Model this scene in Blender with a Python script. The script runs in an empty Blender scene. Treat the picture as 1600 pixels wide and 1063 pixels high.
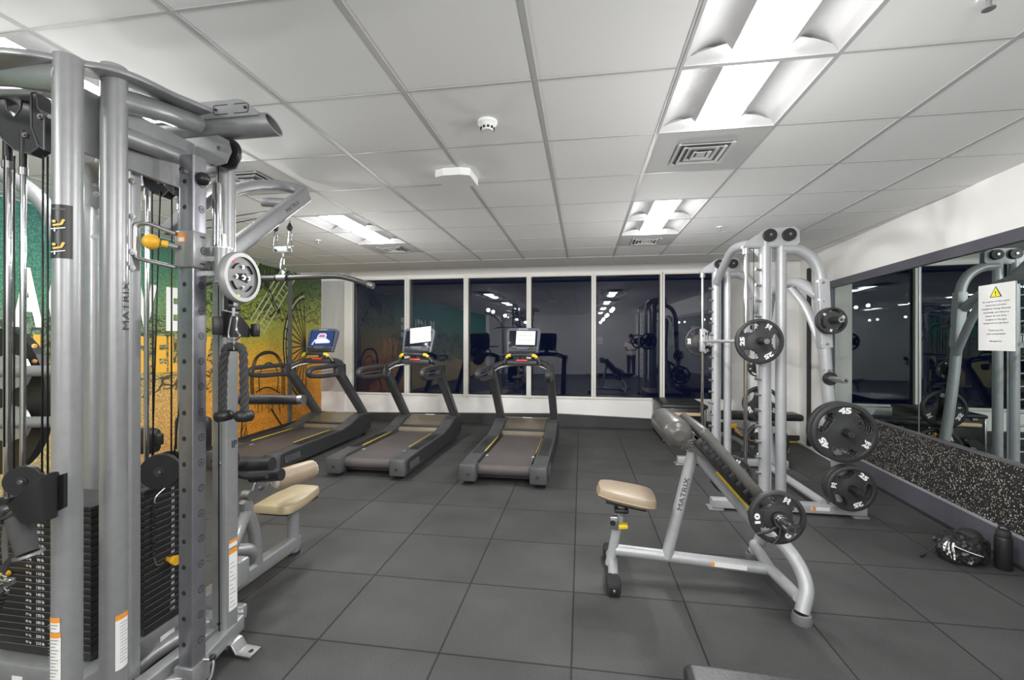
import bpy, bmesh, math, random
from mathutils import Vector, Matrix, noise
random.seed(7)
R = math.radians
sc = bpy.context.scene
COL = sc.collection

# ------------------------------------------------------------------ camera, world, exposure
YAW = 0.1567; FPX = 704.0; CXP = 800.0; CYP = 533.3; EYE = 1.45
cam_d = bpy.data.cameras.new('camera'); cam = bpy.data.objects.new('camera', cam_d); COL.objects.link(cam)
cam.location = (0, 0, EYE); cam.rotation_euler = (R(90), R(-0.1), YAW)
cam_d.sensor_width = 36; cam_d.lens = FPX / 1600 * 36; cam_d.shift_y = (CYP - 531.5) / 1600
cam_d.clip_start = 0.02
sc.camera = cam
sc.view_settings.view_transform = 'Standard'; sc.view_settings.look = 'None'
sc.view_settings.gamma = 1; sc.view_settings.use_curve_mapping = False
sc.view_settings.exposure = 1.0
W = bpy.data.worlds.new('night_sky'); sc.world = W; W.use_nodes = True
W.node_tree.nodes['Background'].inputs[0].default_value = (0.0022, 0.0036, 0.0115, 1)
W.node_tree.nodes['Background'].inputs[1].default_value = 1.0
try:
    sc.cycles.use_denoising = True; sc.cycles.max_bounces = 10; sc.cycles.diffuse_bounces = 6
    sc.cycles.transmission_bounces = 6; sc.cycles.glossy_bounces = 5; sc.cycles.caustics_refractive = False
    sc.cycles.sample_clamp_indirect = 6
except Exception: pass
FILL_W = 6.0       # unseen fill added below each troffer to brighten the ceiling
LENS_E = 14.0        # how bright the troffer lens looks

# ------------------------------------------------------------------ survey helpers: photo point + distance -> place in the room
CS, SN = math.cos(YAW), math.sin(YAW)
def at(px, py, D):
    xc = (px - CXP) / FPX * D
    return Vector((xc * CS - D * SN, D * CS + xc * SN, EYE - (py - CYP) / FPX * D))
def x_at(px, Y):
    u = (px - CXP) / FPX
    return Y * (u * CS - SN) / (CS + u * SN)
def y_at(px, X):
    u = (px - CXP) / FPX
    return X * (CS + u * SN) / (u * CS - SN)
def depth(X, Y): return Y * CS - X * SN
def z_at(py, X, Y): return EYE - (py - CYP) / FPX * depth(X, Y)
LW0, LWS = -4.427, -0.0559        # left wall  X = LW0 + LWS*Y
RW0, RWS = 2.545, 0.075           # right wall X = RW0 + RWS*Y
def lw(Y, off=0.0, z=0.0): return Vector((LW0 + LWS * Y + off, Y, z))
def rw(Y, off=0.0, z=0.0): return Vector((RW0 + RWS * Y - off, Y, z))
def on_lw(px, py, off=0.0):
    u = (px - CXP) / FPX; a = (u * CS - SN); b = (CS + u * SN)     # X=a D, Y=b D
    D = (LW0 + off) / (a - LWS * b)
    return Vector((a * D, b * D, EYE - (py - CYP) / FPX * D))
CEIL = 2.605

# ------------------------------------------------------------------ materials
MATS = {}
def mat(name, col, rough=0.5, metal=0.0, emit=None, es=1.0, bump=None, coat=0.0, spec=0.5, trans=0.0, var=0.0, vscale=8):
    if name in MATS: return MATS[name]
    m = bpy.data.materials.new(name); m.use_nodes = True
    nt = m.node_tree; b = nt.nodes['Principled BSDF']
    b.inputs['Base Color'].default_value = (*col, 1); b.inputs['Roughness'].default_value = rough
    b.inputs['Metallic'].default_value = metal; b.inputs['Coat Weight'].default_value = coat
    b.inputs['Specular IOR Level'].default_value = spec; b.inputs['Transmission Weight'].default_value = trans
    if emit: b.inputs['Emission Color'].default_value = (*emit, 1); b.inputs['Emission Strength'].default_value = es
    tc = nt.nodes.new('ShaderNodeTexCoord')
    if var:
        n = nt.nodes.new('ShaderNodeTexNoise'); n.inputs['Scale'].default_value = vscale; n.inputs['Detail'].default_value = 6
        nt.links.new(tc.outputs['Object'], n.inputs['Vector'])
        r = nt.nodes.new('ShaderNodeValToRGB'); r.color_ramp.elements[0].position = 0.3; r.color_ramp.elements[1].position = 0.7
        r.color_ramp.elements[0].color = (*[c * (1 - var) for c in col], 1); r.color_ramp.elements[1].color = (*[min(1, c * (1 + var)) for c in col], 1)
        nt.links.new(n.outputs['Fac'], r.inputs['Fac']); nt.links.new(r.outputs['Color'], b.inputs['Base Color'])
    if bump:
        n = nt.nodes.new('ShaderNodeTexNoise'); n.inputs['Scale'].default_value = bump[0]; n.inputs['Detail'].default_value = 4
        nt.links.new(tc.outputs['Object'], n.inputs['Vector'])
        bp = nt.nodes.new('ShaderNodeBump'); bp.inputs['Strength'].default_value = bump[1]; bp.inputs['Distance'].default_value = 0.004
        nt.links.new(n.outputs['Fac'], bp.inputs['Height']); nt.links.new(bp.outputs['Normal'], b.inputs['Normal'])
    MATS[name] = m; return m

SILVER = mat('silver_paint', (0.33, 0.335, 0.345), 0.36, 0.45, var=0.04, vscale=30)
SILVER_L = mat('silver_paint_light', (0.44, 0.445, 0.465), 0.4, 0.25, var=0.04, vscale=30)
STEELTUBE = mat('brushed_column', (0.30, 0.30, 0.33), 0.30, 0.75, var=0.10, vscale=14)
CHROME = mat('chrome', (0.52, 0.52, 0.53), 0.12, 1.0)
STEEL = mat('zinc_steel', (0.45, 0.45, 0.46), 0.32, 0.9)
BLACK = mat('black_plastic', (0.016, 0.016, 0.018), 0.38)
BLACKM = mat('black_matte', (0.02, 0.02, 0.021), 0.7)
IRON = mat('black_weight_plate', (0.014, 0.014, 0.015), 0.42, var=0.1)
URETH = mat('dark_urethane', (0.032, 0.032, 0.034), 0.48, bump=(120, 0.3))
CABLE = mat('black_cable', (0.012, 0.012, 0.012), 0.4)
ROPE = mat('black_rope', (0.05, 0.05, 0.052), 0.8, bump=(200, 0.6))
WHITE = mat('white_print', (0.85, 0.85, 0.85), 0.6)
WHITEL = mat('white_label', (0.80, 0.80, 0.79), 0.45)
GREYPRINT = mat('grey_print', (0.25, 0.25, 0.25), 0.6)
DARKPRINT = mat('dark_print', (0.03, 0.03, 0.035), 0.6)
ORANGE = mat('orange_label', (0.80, 0.30, 0.04), 0.5)
YELLOW = mat('yellow_knob', (0.85, 0.46, 0.03), 0.4)
YELLOWT = mat('yellow_trim', (0.80, 0.58, 0.04), 0.45)
LEMON = mat('lemon_sign', (0.88, 0.80, 0.05), 0.5)
RED = mat('red_clip', (0.70, 0.06, 0.07), 0.4)
PINK = mat('pink_washer', (0.75, 0.15, 0.22), 0.5)
TANPAD = mat('tan_vinyl', (0.34, 0.265, 0.185), 0.42, bump=(60, 0.25), var=0.06)
TANPIPE = mat('tan_piping', (0.40, 0.30, 0.19), 0.5)
CREAM = mat('cream_cap', (0.62, 0.57, 0.50), 0.5, bump=(40, 0.5))
GREYPAD = mat('worn_grey_vinyl', (0.095, 0.092, 0.088), 0.30, bump=(24, 0.6), var=0.25, vscale=5)
BLACKPAD = mat('black_vinyl', (0.022, 0.022, 0.024), 0.42, bump=(90, 0.3))
TREAD = mat('treadmill_grey', (0.085, 0.086, 0.09), 0.42, var=0.08)
TREADD = mat('treadmill_dark', (0.038, 0.039, 0.042), 0.45)
BELT = mat('running_belt', (0.100, 0.086, 0.086), 0.55, bump=(300, 0.5), var=0.14, vscale=3)
HOOD = mat('motor_hood', (0.26, 0.22, 0.165), 0.25, 0.35)
POSTM = mat('treadmill_post', (0.11, 0.11, 0.115), 0.38, 0.5)
CONSOLE = mat('console_shell', (0.11, 0.125, 0.16), 0.35)
SCREEN = mat('screen_glass', (0.010, 0.012, 0.022), 0.12)
WALL = mat('wall_paint', (0.82, 0.81, 0.79), 0.65, bump=(140, 0.12))
WALLB = mat('wall_paint_grey', (0.50, 0.50, 0.49), 0.65)
MULL = mat('mullion_paint', (0.74, 0.73, 0.69), 0.45)
CURB = mat('rubber_cove', (0.035, 0.035, 0.037), 0.6)
TRIMP = mat('slate_trim', (0.085, 0.085, 0.105), 0.45)
DRY = mat('ceiling_drywall', (0.80, 0.80, 0.80), 0.8)
GRIDM = mat('ceiling_grid', (0.50, 0.50, 0.50), 0.5)
VENTM = mat('vent_steel', (0.55, 0.55, 0.55), 0.75)
VENTD = mat('vent_gap', (0.14, 0.14, 0.14), 0.8)
LIGHTW = mat('fixture_white', (0.47, 0.47, 0.47), 0.6)
DETW = mat('detector_white', (0.85, 0.85, 0.84), 0.45)
PAPER = mat('paper', (0.88, 0.88, 0.88), 0.6)
WOOD = mat('pine_strip', (0.55, 0.40, 0.25), 0.5, var=0.1)
LENS = mat('troffer_lens', (0.9, 0.9, 0.9), 0.5, emit=(1, 1, 0.99), es=LENS_E)

def glass_mat():
    m = bpy.data.materials.new('window_glass'); m.use_nodes = True; b = m.node_tree.nodes['Principled BSDF']
    b.inputs['Base Color'].default_value = (0.55, 0.58, 0.68, 1); b.inputs['Roughness'].default_value = 0.0
    b.inputs['Transmission Weight'].default_value = 1.0; b.inputs['IOR'].default_value = 1.72
    return m
GLASS = glass_mat()
def mirror_mat():
    m = bpy.data.materials.new('mirror_silver'); m.use_nodes = True; b = m.node_tree.nodes['Principled BSDF']
    b.inputs['Base Color'].default_value = (0.48, 0.54, 0.53, 1); b.inputs['Roughness'].default_value = 0.0
    b.inputs['Metallic'].default_value = 1.0
    return m
MIRROR = mirror_mat()

def N(nt, t, **kw):
    n = nt.nodes.new(t)
    for k, v in kw.items(): setattr(n, k, v)
    return n
def math_node(nt, op, a, b=None, c=None):
    n = N(nt, 'ShaderNodeMath', operation=op)
    for i, v in enumerate((a, b, c)):
        if v is None: continue
        if isinstance(v, (int, float)): n.inputs[i].default_value = v
        else: nt.links.new(v, n.inputs[i])
    return n.outputs[0]
def floor_mat():
    m = bpy.data.materials.new('rubber_floor_tiles'); m.use_nodes = True; nt = m.node_tree; b = nt.nodes['Principled BSDF']
    tc = N(nt, 'ShaderNodeTexCoord'); mp = N(nt, 'ShaderNodeMapping'); nt.links.new(tc.outputs['Object'], mp.inputs['Vector'])
    s = 0.6098; a = -0.0048
    mp.inputs['Rotation'].default_value = (0, 0, a); mp.inputs['Scale'].default_value = (1 / s, 1 / s, 1)
    mp.inputs['Location'].default_value = (1.259 / s, -2.018 / s, 0)
    sx = N(nt, 'ShaderNodeSeparateXYZ'); nt.links.new(mp.outputs['Vector'], sx.inputs[0])
    def edge(o):
        f = math_node(nt, 'FRACT', o); return math_node(nt, 'MINIMUM', f, math_node(nt, 'SUBTRACT', 1.0, f))
    e = math_node(nt, 'MINIMUM', edge(sx.outputs[0]), edge(sx.outputs[1]))
    gap = N(nt, 'ShaderNodeMapRange'); gap.inputs['From Min'].default_value = 0.0035; gap.inputs['From Max'].default_value = 0.010; nt.links.new(e, gap.inputs['Value'])
    # fine crumb + scuffs, one shade per tile
    fl = N(nt, 'ShaderNodeVectorMath', operation='FLOOR'); nt.links.new(mp.outputs['Vector'], fl.inputs[0])
    wn = N(nt, 'ShaderNodeTexWhiteNoise'); nt.links.new(fl.outputs[0], wn.inputs['Vector'])
    n1 = N(nt, 'ShaderNodeTexNoise'); n1.inputs['Scale'].default_value = 130; n1.inputs['Detail'].default_value = 5; nt.links.new(tc.outputs['Object'], n1.inputs['Vector'])
    n2 = N(nt, 'ShaderNodeTexNoise'); n2.inputs['Scale'].default_value = 2.3; n2.inputs['Detail'].default_value = 7; nt.links.new(tc.outputs['Object'], n2.inputs['Vector'])
    v = math_node(nt, 'ADD', math_node(nt, 'MULTIPLY', n1.outputs['Fac'], 0.8), math_node(nt, 'MULTIPLY', n2.outputs['Fac'], 0.7))
    v = math_node(nt, 'ADD', v, math_node(nt, 'MULTIPLY', wn.outputs['Value'], 0.16))
    v = math_node(nt, 'MULTIPLY', v, FLOOR_A)
    v = math_node(nt, 'MULTIPLY', v, math_node(nt, 'ADD', math_node(nt, 'MULTIPLY', gap.outputs[0], 0.75), 0.25))
    cb = N(nt, 'ShaderNodeCombineColor'); nt.links.new(v, cb.inputs[0]); nt.links.new(v, cb.inputs[1]); nt.links.new(math_node(nt, 'MULTIPLY', v, 1.01), cb.inputs[2])
    nt.links.new(cb.outputs[0], b.inputs['Base Color'])
    b.inputs['Roughness'].default_value = 0.62; b.inputs['Specular IOR Level'].default_value = 0.35
    h = math_node(nt, 'ADD', gap.outputs[0], math_node(nt, 'MULTIPLY', n1.outputs['Fac'], 0.25))
    bp = N(nt, 'ShaderNodeBump'); bp.inputs['Strength'].default_value = 0.55; bp.inputs['Distance'].default_value = 0.004
    nt.links.new(h, bp.inputs['Height']); nt.links.new(bp.outputs['Normal'], b.inputs['Normal'])
    return m
FLOOR_A = 0.074
FLOORM = floor_mat()
def speckle_mat():
    m = bpy.data.materials.new('speckled_rubber'); m.use_nodes = True; nt = m.node_tree; b = nt.nodes['Principled BSDF']
    tc = N(nt, 'ShaderNodeTexCoord')
    vo = N(nt, 'ShaderNodeTexVoronoi'); vo.inputs['Scale'].default_value = 92; nt.links.new(tc.outputs['Object'], vo.inputs['Vector'])
    no = N(nt, 'ShaderNodeTexWhiteNoise'); nt.links.new(vo.outputs['Position'], no.inputs['Vector'])
    size = math_node(nt, 'MULTIPLY', no.outputs['Value'], 0.62)
    hit = math_node(nt, 'LESS_THAN', vo.outputs['Distance'], math_node(nt, 'SUBTRACT', size, 0.12))
    mx = N(nt, 'ShaderNodeMix', data_type='RGBA'); mx.inputs[6].default_value = (0.018, 0.017, 0.017, 1); mx.inputs[7].default_value = (0.50, 0.47, 0.42, 1)
    nt.links.new(hit, mx.inputs[0]); nt.links.new(mx.outputs[2], b.inputs['Base Color']); b.inputs['Roughness'].default_value = 0.6
    return m
SPECK = speckle_mat()
def ceil_mat():
    m = bpy.data.materials.new('ceiling_tile'); m.use_nodes = True; nt = m.node_tree; b = nt.nodes['Principled BSDF']
    tc = N(nt, 'ShaderNodeTexCoord'); n = N(nt, 'ShaderNodeTexNoise'); n.inputs['Scale'].default_value = 180; nt.links.new(tc.outputs['Object'], n.inputs['Vector'])
    b.inputs['Base Color'].default_value = (0.86, 0.86, 0.86, 1); b.inputs['Roughness'].default_value = 0.85
    bp = N(nt, 'ShaderNodeBump'); bp.inputs['Strength'].default_value = 0.15; bp.inputs['Distance'].default_value = 0.002
    nt.links.new(n.outputs['Fac'], bp.inputs['Height']); nt.links.new(bp.outputs['Normal'], b.inputs['Normal'])
    return m
CEILM = ceil_mat()
def mural_mat():
    m = bpy.data.materials.new('mural_print'); m.use_nodes = True; nt = m.node_tree; b = nt.nodes['Principled BSDF']
    tc = N(nt, 'ShaderNodeTexCoord'); sp = N(nt, 'ShaderNodeSeparateXYZ'); nt.links.new(tc.outputs['Object'], sp.inputs[0])
    nz = N(nt, 'ShaderNodeTexNoise'); nz.inputs['Scale'].default_value = 1.3; nt.links.new(tc.outputs['Object'], nz.inputs['Vector'])
    zz = math_node(nt, 'ADD', sp.outputs[2], math_node(nt, 'MULTIPLY', math_node(nt, 'SUBTRACT', nz.outputs['Fac'], 0.5), 0.5))
    z01 = math_node(nt, 'DIVIDE', zz, 2.7)
    def ramp(stops):
        r = N(nt, 'ShaderNodeValToRGB'); cr = r.color_ramp
        cr.elements[0].position = stops[0][0]; cr.elements[0].color = (*stops[0][1], 1)
        cr.elements[1].position = stops[-1][0]; cr.elements[1].color = (*stops[-1][1], 1)
        for p, c in stops[1:-1]:
            e = cr.elements.new(p); e.color = (*c, 1)
        nt.links.new(z01, r.inputs['Fac']); return r.outputs['Color']
    near = ramp([(0.0, (0.450, 0.360, 0.180)), (0.22, (0.600, 0.465, 0.195)), (0.38, (0.375, 0.405, 0.225)), (0.55, (0.210, 0.285, 0.180)), (0.66, (0.083, 0.300, 0.180)), (0.85, (0.060, 0.255, 0.195)), (1.0, (0.045, 0.180, 0.150))])
    far = ramp([(0.0, (0.797, 0.290, 0.029)), (0.25, (0.950, 0.392, 0.029)), (0.42, (0.899, 0.435, 0.043)), (0.56, (0.478, 0.420, 0.058)), (0.72, (0.290, 0.348, 0.065)), (0.86, (0.087, 0.160, 0.029)), (1.0, (0.029, 0.072, 0.014))])
    yf = N(nt, 'ShaderNodeMapRange'); yf.inputs['From Min'].default_value = 3.6; yf.inputs['From Max'].default_value = 5.6; nt.links.new(sp.outputs[1], yf.inputs['Value'])
    mx = N(nt, 'ShaderNodeMix', data_type='RGBA'); nt.links.new(yf.outputs[0], mx.inputs[0]); nt.links.new(near, mx.inputs[6]); nt.links.new(far, mx.inputs[7])
    # printed dots
    vo = N(nt, 'ShaderNodeTexVoronoi'); vo.inputs['Scale'].default_value = 62; nt.links.new(tc.outputs['Object'], vo.inputs['Vector'])
    dots = N(nt, 'ShaderNodeMapRange'); dots.inputs['From Min'].default_value = 0.15; dots.inputs['From Max'].default_value = 0.6; dots.inputs['To Min'].default_value = 1.35; dots.inputs['To Max'].default_value = 0.65; nt.links.new(vo.outputs['Distance'], dots.inputs['Value'])
    mu = N(nt, 'ShaderNodeMix', data_type='RGBA', blend_type='MULTIPLY'); mu.inputs[0].default_value = 1.0
    nt.links.new(mx.outputs[2], mu.inputs[6]); cc = N(nt, 'ShaderNodeCombineColor')
    for i in range(3): nt.links.new(dots.outputs[0], cc.inputs[i])
    nt.links.new(cc.outputs[0], mu.inputs[7])
    # inked leaf-like outlines, only in drifting patches
    dn = N(nt, 'ShaderNodeTexNoise'); dn.inputs['Scale'].default_value = 4; nt.links.new(tc.outputs['Object'], dn.inputs['Vector'])
    dv = N(nt, 'ShaderNodeVectorMath', operation='MULTIPLY_ADD'); nt.links.new(dn.outputs['Color'], dv.inputs[0]); dv.inputs[1].default_value = (0.35,) * 3; nt.links.new(tc.outputs['Object'], dv.inputs[2])
    mp = N(nt, 'ShaderNodeMapping'); nt.links.new(dv.outputs[0], mp.inputs['Vector']); mp.inputs['Rotation'].default_value = (0.6, 0, 0); mp.inputs['Scale'].default_value = (1, 3.2, 9)
    ve = N(nt, 'ShaderNodeTexVoronoi', feature='DISTANCE_TO_EDGE'); ve.inputs['Scale'].default_value = 1.2; nt.links.new(mp.outputs['Vector'], ve.inputs['Vector'])
    line = math_node(nt, 'LESS_THAN', ve.outputs['Distance'], 0.055)
    wv = N(nt, 'ShaderNodeTexWave'); wv.inputs['Scale'].default_value = 5; wv.inputs['Distortion'].default_value = 7; nt.links.new(mp.outputs['Vector'], wv.inputs['Vector'])
    line = math_node(nt, 'MAXIMUM', line, math_node(nt, 'GREATER_THAN', wv.outputs['Fac'], 0.93))
    zc = math_node(nt, 'ABSOLUTE', math_node(nt, 'SUBTRACT', sp.outputs[2], 1.25))
    band = math_node(nt, 'LESS_THAN', zc, math_node(nt, 'ADD', 0.18, math_node(nt, 'MULTIPLY', nz.outputs['Fac'], 0.5)))
    upper = math_node(nt, 'MULTIPLY', math_node(nt, 'GREATER_THAN', sp.outputs[2], 1.75), math_node(nt, 'GREATER_THAN', sp.outputs[1], 5.0))
    nearm = math_node(nt, 'LESS_THAN', sp.outputs[1], 5.2)
    mask = math_node(nt, 'MAXIMUM', math_node(nt, 'MULTIPLY', band, nearm), upper)
    ink = math_node(nt, 'MULTIPLY', line, mask)
    mi = N(nt, 'ShaderNodeMix', data_type='RGBA'); nt.links.new(math_node(nt, 'MULTIPLY', ink, 0.85), mi.inputs[0]); nt.links.new(mu.outputs[2], mi.inputs[6]); mi.inputs[7].default_value = (0.02, 0.025, 0.02, 1)
    nt.links.new(mi.outputs[2], b.inputs['Base Color']); b.inputs['Roughness'].default_value = 0.6
    return m
MURAL = mural_mat()
INK = mat('mural_ink', (0.03, 0.03, 0.02), 0.7); PALEINK = mat('mural_pale_line', (0.45, 0.50, 0.28), 0.7)
MWHITE = mat('mural_white', (0.88, 0.88, 0.86), 0.6); MAMBER = mat('mural_amber', (0.85, 0.47, 0.06), 0.6)

# ------------------------------------------------------------------ mesh builder
def frame_from(d):
    d = d.normalized(); up = Vector((0, 0, 1)) if abs(d.z) < 0.95 else Vector((0, 1, 0))
    x = up.cross(d).normalized(); y = d.cross(x).normalized(); return x, y, d
TEXT_CACHE = {}
def text_mesh(s, bold=0.0):
    k = (s, bold)
    if k in TEXT_CACHE: return TEXT_CACHE[k]
    cu = bpy.data.curves.new('t', 'FONT'); cu.body = s; cu.align_x = 'CENTER'; cu.align_y = 'CENTER'; cu.offset = bold; cu.resolution_u = 2
    o = bpy.data.objects.new('t', cu); COL.objects.link(o)
    dg = bpy.context.evaluated_depsgraph_get(); me = bpy.data.meshes.new_from_object(o.evaluated_get(dg))
    vs = [v.co.copy() for v in me.vertices]; fs = [tuple(p.vertices) for p in me.polygons]
    bpy.data.objects.remove(o); bpy.data.curves.remove(cu); bpy.data.meshes.remove(me)
    if vs:
        xs = [v.x for v in vs]; ys = [v.y for v in vs]; cx, cy = (min(xs) + max(xs)) / 2, (min(ys) + max(ys)) / 2; hgt = (max(ys) - min(ys)) or 1
        vs = [Vector(((v.x - cx) / hgt, (v.y - cy) / hgt, 0)) for v in vs]; wid = (max(xs) - min(xs)) / hgt
    else: wid = 1
    TEXT_CACHE[k] = (vs, fs, wid); return TEXT_CACHE[k]

ORG = Vector((0, 0, 0))
class MB:
    def __init__(s): s.v = []; s.f = []; s.mi = []; s.sm = []; s.mats = []
    def m(s, material):
        if material not in s.mats: s.mats.append(material)
        return s.mats.index(material)
    def add(s, vs, fs, material, smooth=False):
        o = len(s.v); i = s.m(material); s.v += [Vector(v) for v in vs]
        for f in fs: s.f.append(tuple(o + k for k in f)); s.mi.append(i); s.sm.append(smooth)
    def box(s, c, d, material, rot=None, bev=0.0, seg=2):
        bm = bmesh.new(); bmesh.ops.create_cube(bm, size=1); bmesh.ops.scale(bm, vec=d, verts=bm.verts)
        if bev: bmesh.ops.bevel(bm, geom=bm.edges[:], offset=bev, segments=seg, profile=0.5, affect='EDGES', clamp_overlap=True)
        M = Matrix.Translation(Vector(c)) @ (rot.to_4x4() if rot else Matrix())
        s.add([M @ v.co for v in bm.verts], [tuple(v.index for v in f.verts) for f in bm.faces], material, bev > 0); bm.free(); return s
    def b2(s, p0, p1, material, bev=0.0):
        p0, p1 = Vector(p0), Vector(p1); return s.box((p0 + p1) / 2, [abs(a) for a in (p1 - p0)], material, bev=bev)
    def sweep(s, path, sect, material, closed=False, up=None, scales=None, smooth=True, caps=True):
        P = [Vector(p) for p in path]; n = len(P); k = len(sect); rings = []
        T = []
        for i in range(n):
            a = P[i - 1] if (i or closed) else P[i]; b = P[(i + 1) % n] if (i < n - 1 or closed) else P[i]
            t = (b - a); T.append(t.normalized() if t.length > 1e-9 else Vector((0, 0, 1)))
        if up is not None: x = up.cross(T[0]).normalized(); 
        else: x, _, _ = frame_from(T[0])
        for i in range(n):
            t = T[i]
            if up is not None:
                x = up.cross(t); x = x.normalized() if x.length > 1e-6 else frame_from(t)[0]
            else: x = (x - t * x.dot(t)).normalized()
            y = t.cross(x).normalized(); sc_ = scales[i] if scales else 1.0
            rings.append([P[i] + x * (q[0] * sc_) + y * (q[1] * sc_) for q in sect])
        vs = [v for r in rings for v in r]; fs = []
        for i in range(n if closed else n - 1):
            a, b = i * k, ((i + 1) % n) * k
            for j in range(k): fs.append((a + j, a + (j + 1) % k, b + (j + 1) % k, b + j))
        s.add(vs, fs, material, smooth)
        if caps and not closed:
            s.add(rings[0], [tuple(range(k))[::-1]], material); s.add(rings[-1], [tuple(range(k))], material)
        return s
    def tube(s, path, r, material, fil=0.0, n=14, closed=False, scales=None, caps=True):
        if fil: path = fillet(path, fil)
        return s.sweep(path, [(r * math.cos(2 * math.pi * j / n), r * math.sin(2 * math.pi * j / n)) for j in range(n)], material, closed=closed, scales=scales, caps=caps)
    def rtube(s, path, w, h, material, fil=0.0, up=Vector((0, 0, 1)), rad=0.008):
        if fil: path = fillet(path, fil)
        return s.sweep(path, rrect(w, h, rad), material, up=up)
    def cyl(s, a, b, r, material, n=20, r2=None):
        a, b = Vector(a), Vector(b)
        return s.tube([a, b], r, material, n=n, scales=[1, (r2 / r) if r2 is not None else 1])
    def lathe(s, prof, material, org=(0, 0, 0), axis=(0, 0, 1), n=28, smooth=True):
        x, y, z = frame_from(Vector(axis)); o = Vector(org); vs = []; m = len(prof)
        for j in range(n):
            a = 2 * math.pi * j / n; d = x * math.cos(a) + y * math.sin(a)
            vs += [o + d * r + z * h for r, h in prof]
        fs = []
        for j in range(n):
            a, b = j * m, ((j + 1) % n) * m
            for i in range(m - 1): fs.append((a + i, b + i, b + i + 1, a + i + 1))
        s.add(vs, fs, material, smooth); return s
    def disc(s, o, axis, r, material, n=20, off=0.0):
        x, y, z = frame_from(Vector(axis)); o = Vector(o) + z * off
        s.add([o + (x * math.cos(2 * math.pi * j / n) + y * math.sin(2 * math.pi * j / n)) * r for j in range(n)], [tuple(range(n))], material); return s
    def prism(s, poly, o, ax, ay, th, material, smooth=False):
        """outline poly in the plane ax, ay through o; thickness th along ax x ay, centred"""
        ax, ay = Vector(ax).normalized(), Vector(ay).normalized(); nz = ax.cross(ay).normalized(); o = Vector(o); k = len(poly)
        a = [o + ax * p[0] + ay * p[1] - nz * th / 2 for p in poly]; b = [v + nz * th for v in a]
        s.add(a + b, [tuple(range(k))[::-1], tuple(range(k, 2 * k))] + [(i, (i + 1) % k, k + (i + 1) % k, k + i) for i in range(k)], material, smooth); return s
    def text(s, t, o, ax, ay, h, material, bold=0.0, wscale=1.0, width=None, th=0.0):
        vs, fs, wid = text_mesh(t, bold); ax, ay = Vector(ax).normalized(), Vector(ay).normalized(); o = Vector(o)
        ws = wscale if width is None else width / (wid * h)
        s.add([o + ax * (v.x * h * ws) + ay * (v.y * h) for v in vs], fs, material); return s
    def bolt(s, o, axis, r=0.008, material=None):
        z = Vector(axis).normalized(); s.cyl(Vector(o), Vector(o) + z * r * 0.8, r, material or CHROME, n=8); s.cyl(Vector(o), Vector(o) + z * r * 1.3, r * 0.5, material or CHROME, n=6); return s
    def sphere(s, c, r, material, sx=1, sy=1, sz=1, n=2, rot=None):
        bm = bmesh.new(); bmesh.ops.create_icosphere(bm, subdivisions=n, radius=r)
        c = Vector(c); vs = []
        for v in bm.verts:
            q = Vector((v.co.x * sx, v.co.y * sy, v.co.z * sz)); q = rot @ q if rot else q; vs.append(c + q)
        s.add(vs, [tuple(v.index for v in f.verts) for f in bm.faces], material, True); bm.free(); return s
    def build(s, name, parent=None, smooth_angle=40):
        me = bpy.data.meshes.new(name)
        off = ORG if parent is not None or True else Vector()
        me.from_pydata([tuple(v - off) for v in s.v], [], s.f)
        for m in s.mats: me.materials.append(m)
        me.polygons.foreach_set('material_index', s.mi); me.polygons.foreach_set('use_smooth', s.sm)
        bm = bmesh.new(); bm.from_mesh(me); bmesh.ops.remove_doubles(bm, verts=bm.verts, dist=1e-6)
        bmesh.ops.recalc_face_normals(bm, faces=bm.faces)
        for e in bm.edges:
            if len(e.link_faces) == 2 and e.calc_face_angle(0) > R(smooth_angle): e.smooth = False
        bm.to_mesh(me); bm.free(); me.update()
        o = bpy.data.objects.new(name, me); COL.objects.link(o)
        if parent is not None: o.parent = parent
        else: o.location = ORG
        return o
def rrect(w, h, r=0.006, k=3):
    r = min(r, w / 2 * 0.98, h / 2 * 0.98); out = []
    for cx, cy, a0 in ((w / 2 - r, h / 2 - r, 0), (-w / 2 + r, h / 2 - r, 90), (-w / 2 + r, -h / 2 + r, 180), (w / 2 - r, -h / 2 + r, 270)):
        for i in range(k + 1):
            a = R(a0 + 90 * i / k); out.append((cx + r * math.cos(a), cy + r * math.sin(a)))
    return out
def fillet(path, r, k=7):
    P = [Vector(p) for p in path]; out = [P[0]]
    for i in range(1, len(P) - 1):
        a, b, c = P[i - 1], P[i], P[i + 1]; u, w = (a - b), (c - b); t = min(r, u.length * 0.49, w.length * 0.49)
        p, q = b + u.normalized() * t, b + w.normalized() * t
        for j in range(k + 1):
            s = j / k; out.append(p * (1 - s) ** 2 + b * 2 * s * (1 - s) + q * s * s)
    out.append(P[-1]); return out
def curve(pts, k=8):
    P = [Vector(p) for p in pts]; P = [P[0] * 2 - P[1]] + P + [P[-1] * 2 - P[-2]]; out = []
    for i in range(1, len(P) - 2):
        for j in range(k):
            t = j / k; a, b, c, d = P[i - 1:i + 3]
            out.append(0.5 * ((2 * b) + (c - a) * t + (2 * a - 5 * b + 4 * c - d) * t * t + (3 * b - a - 3 * c + d) * t ** 3))
    out.append(P[-2]); return out

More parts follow.
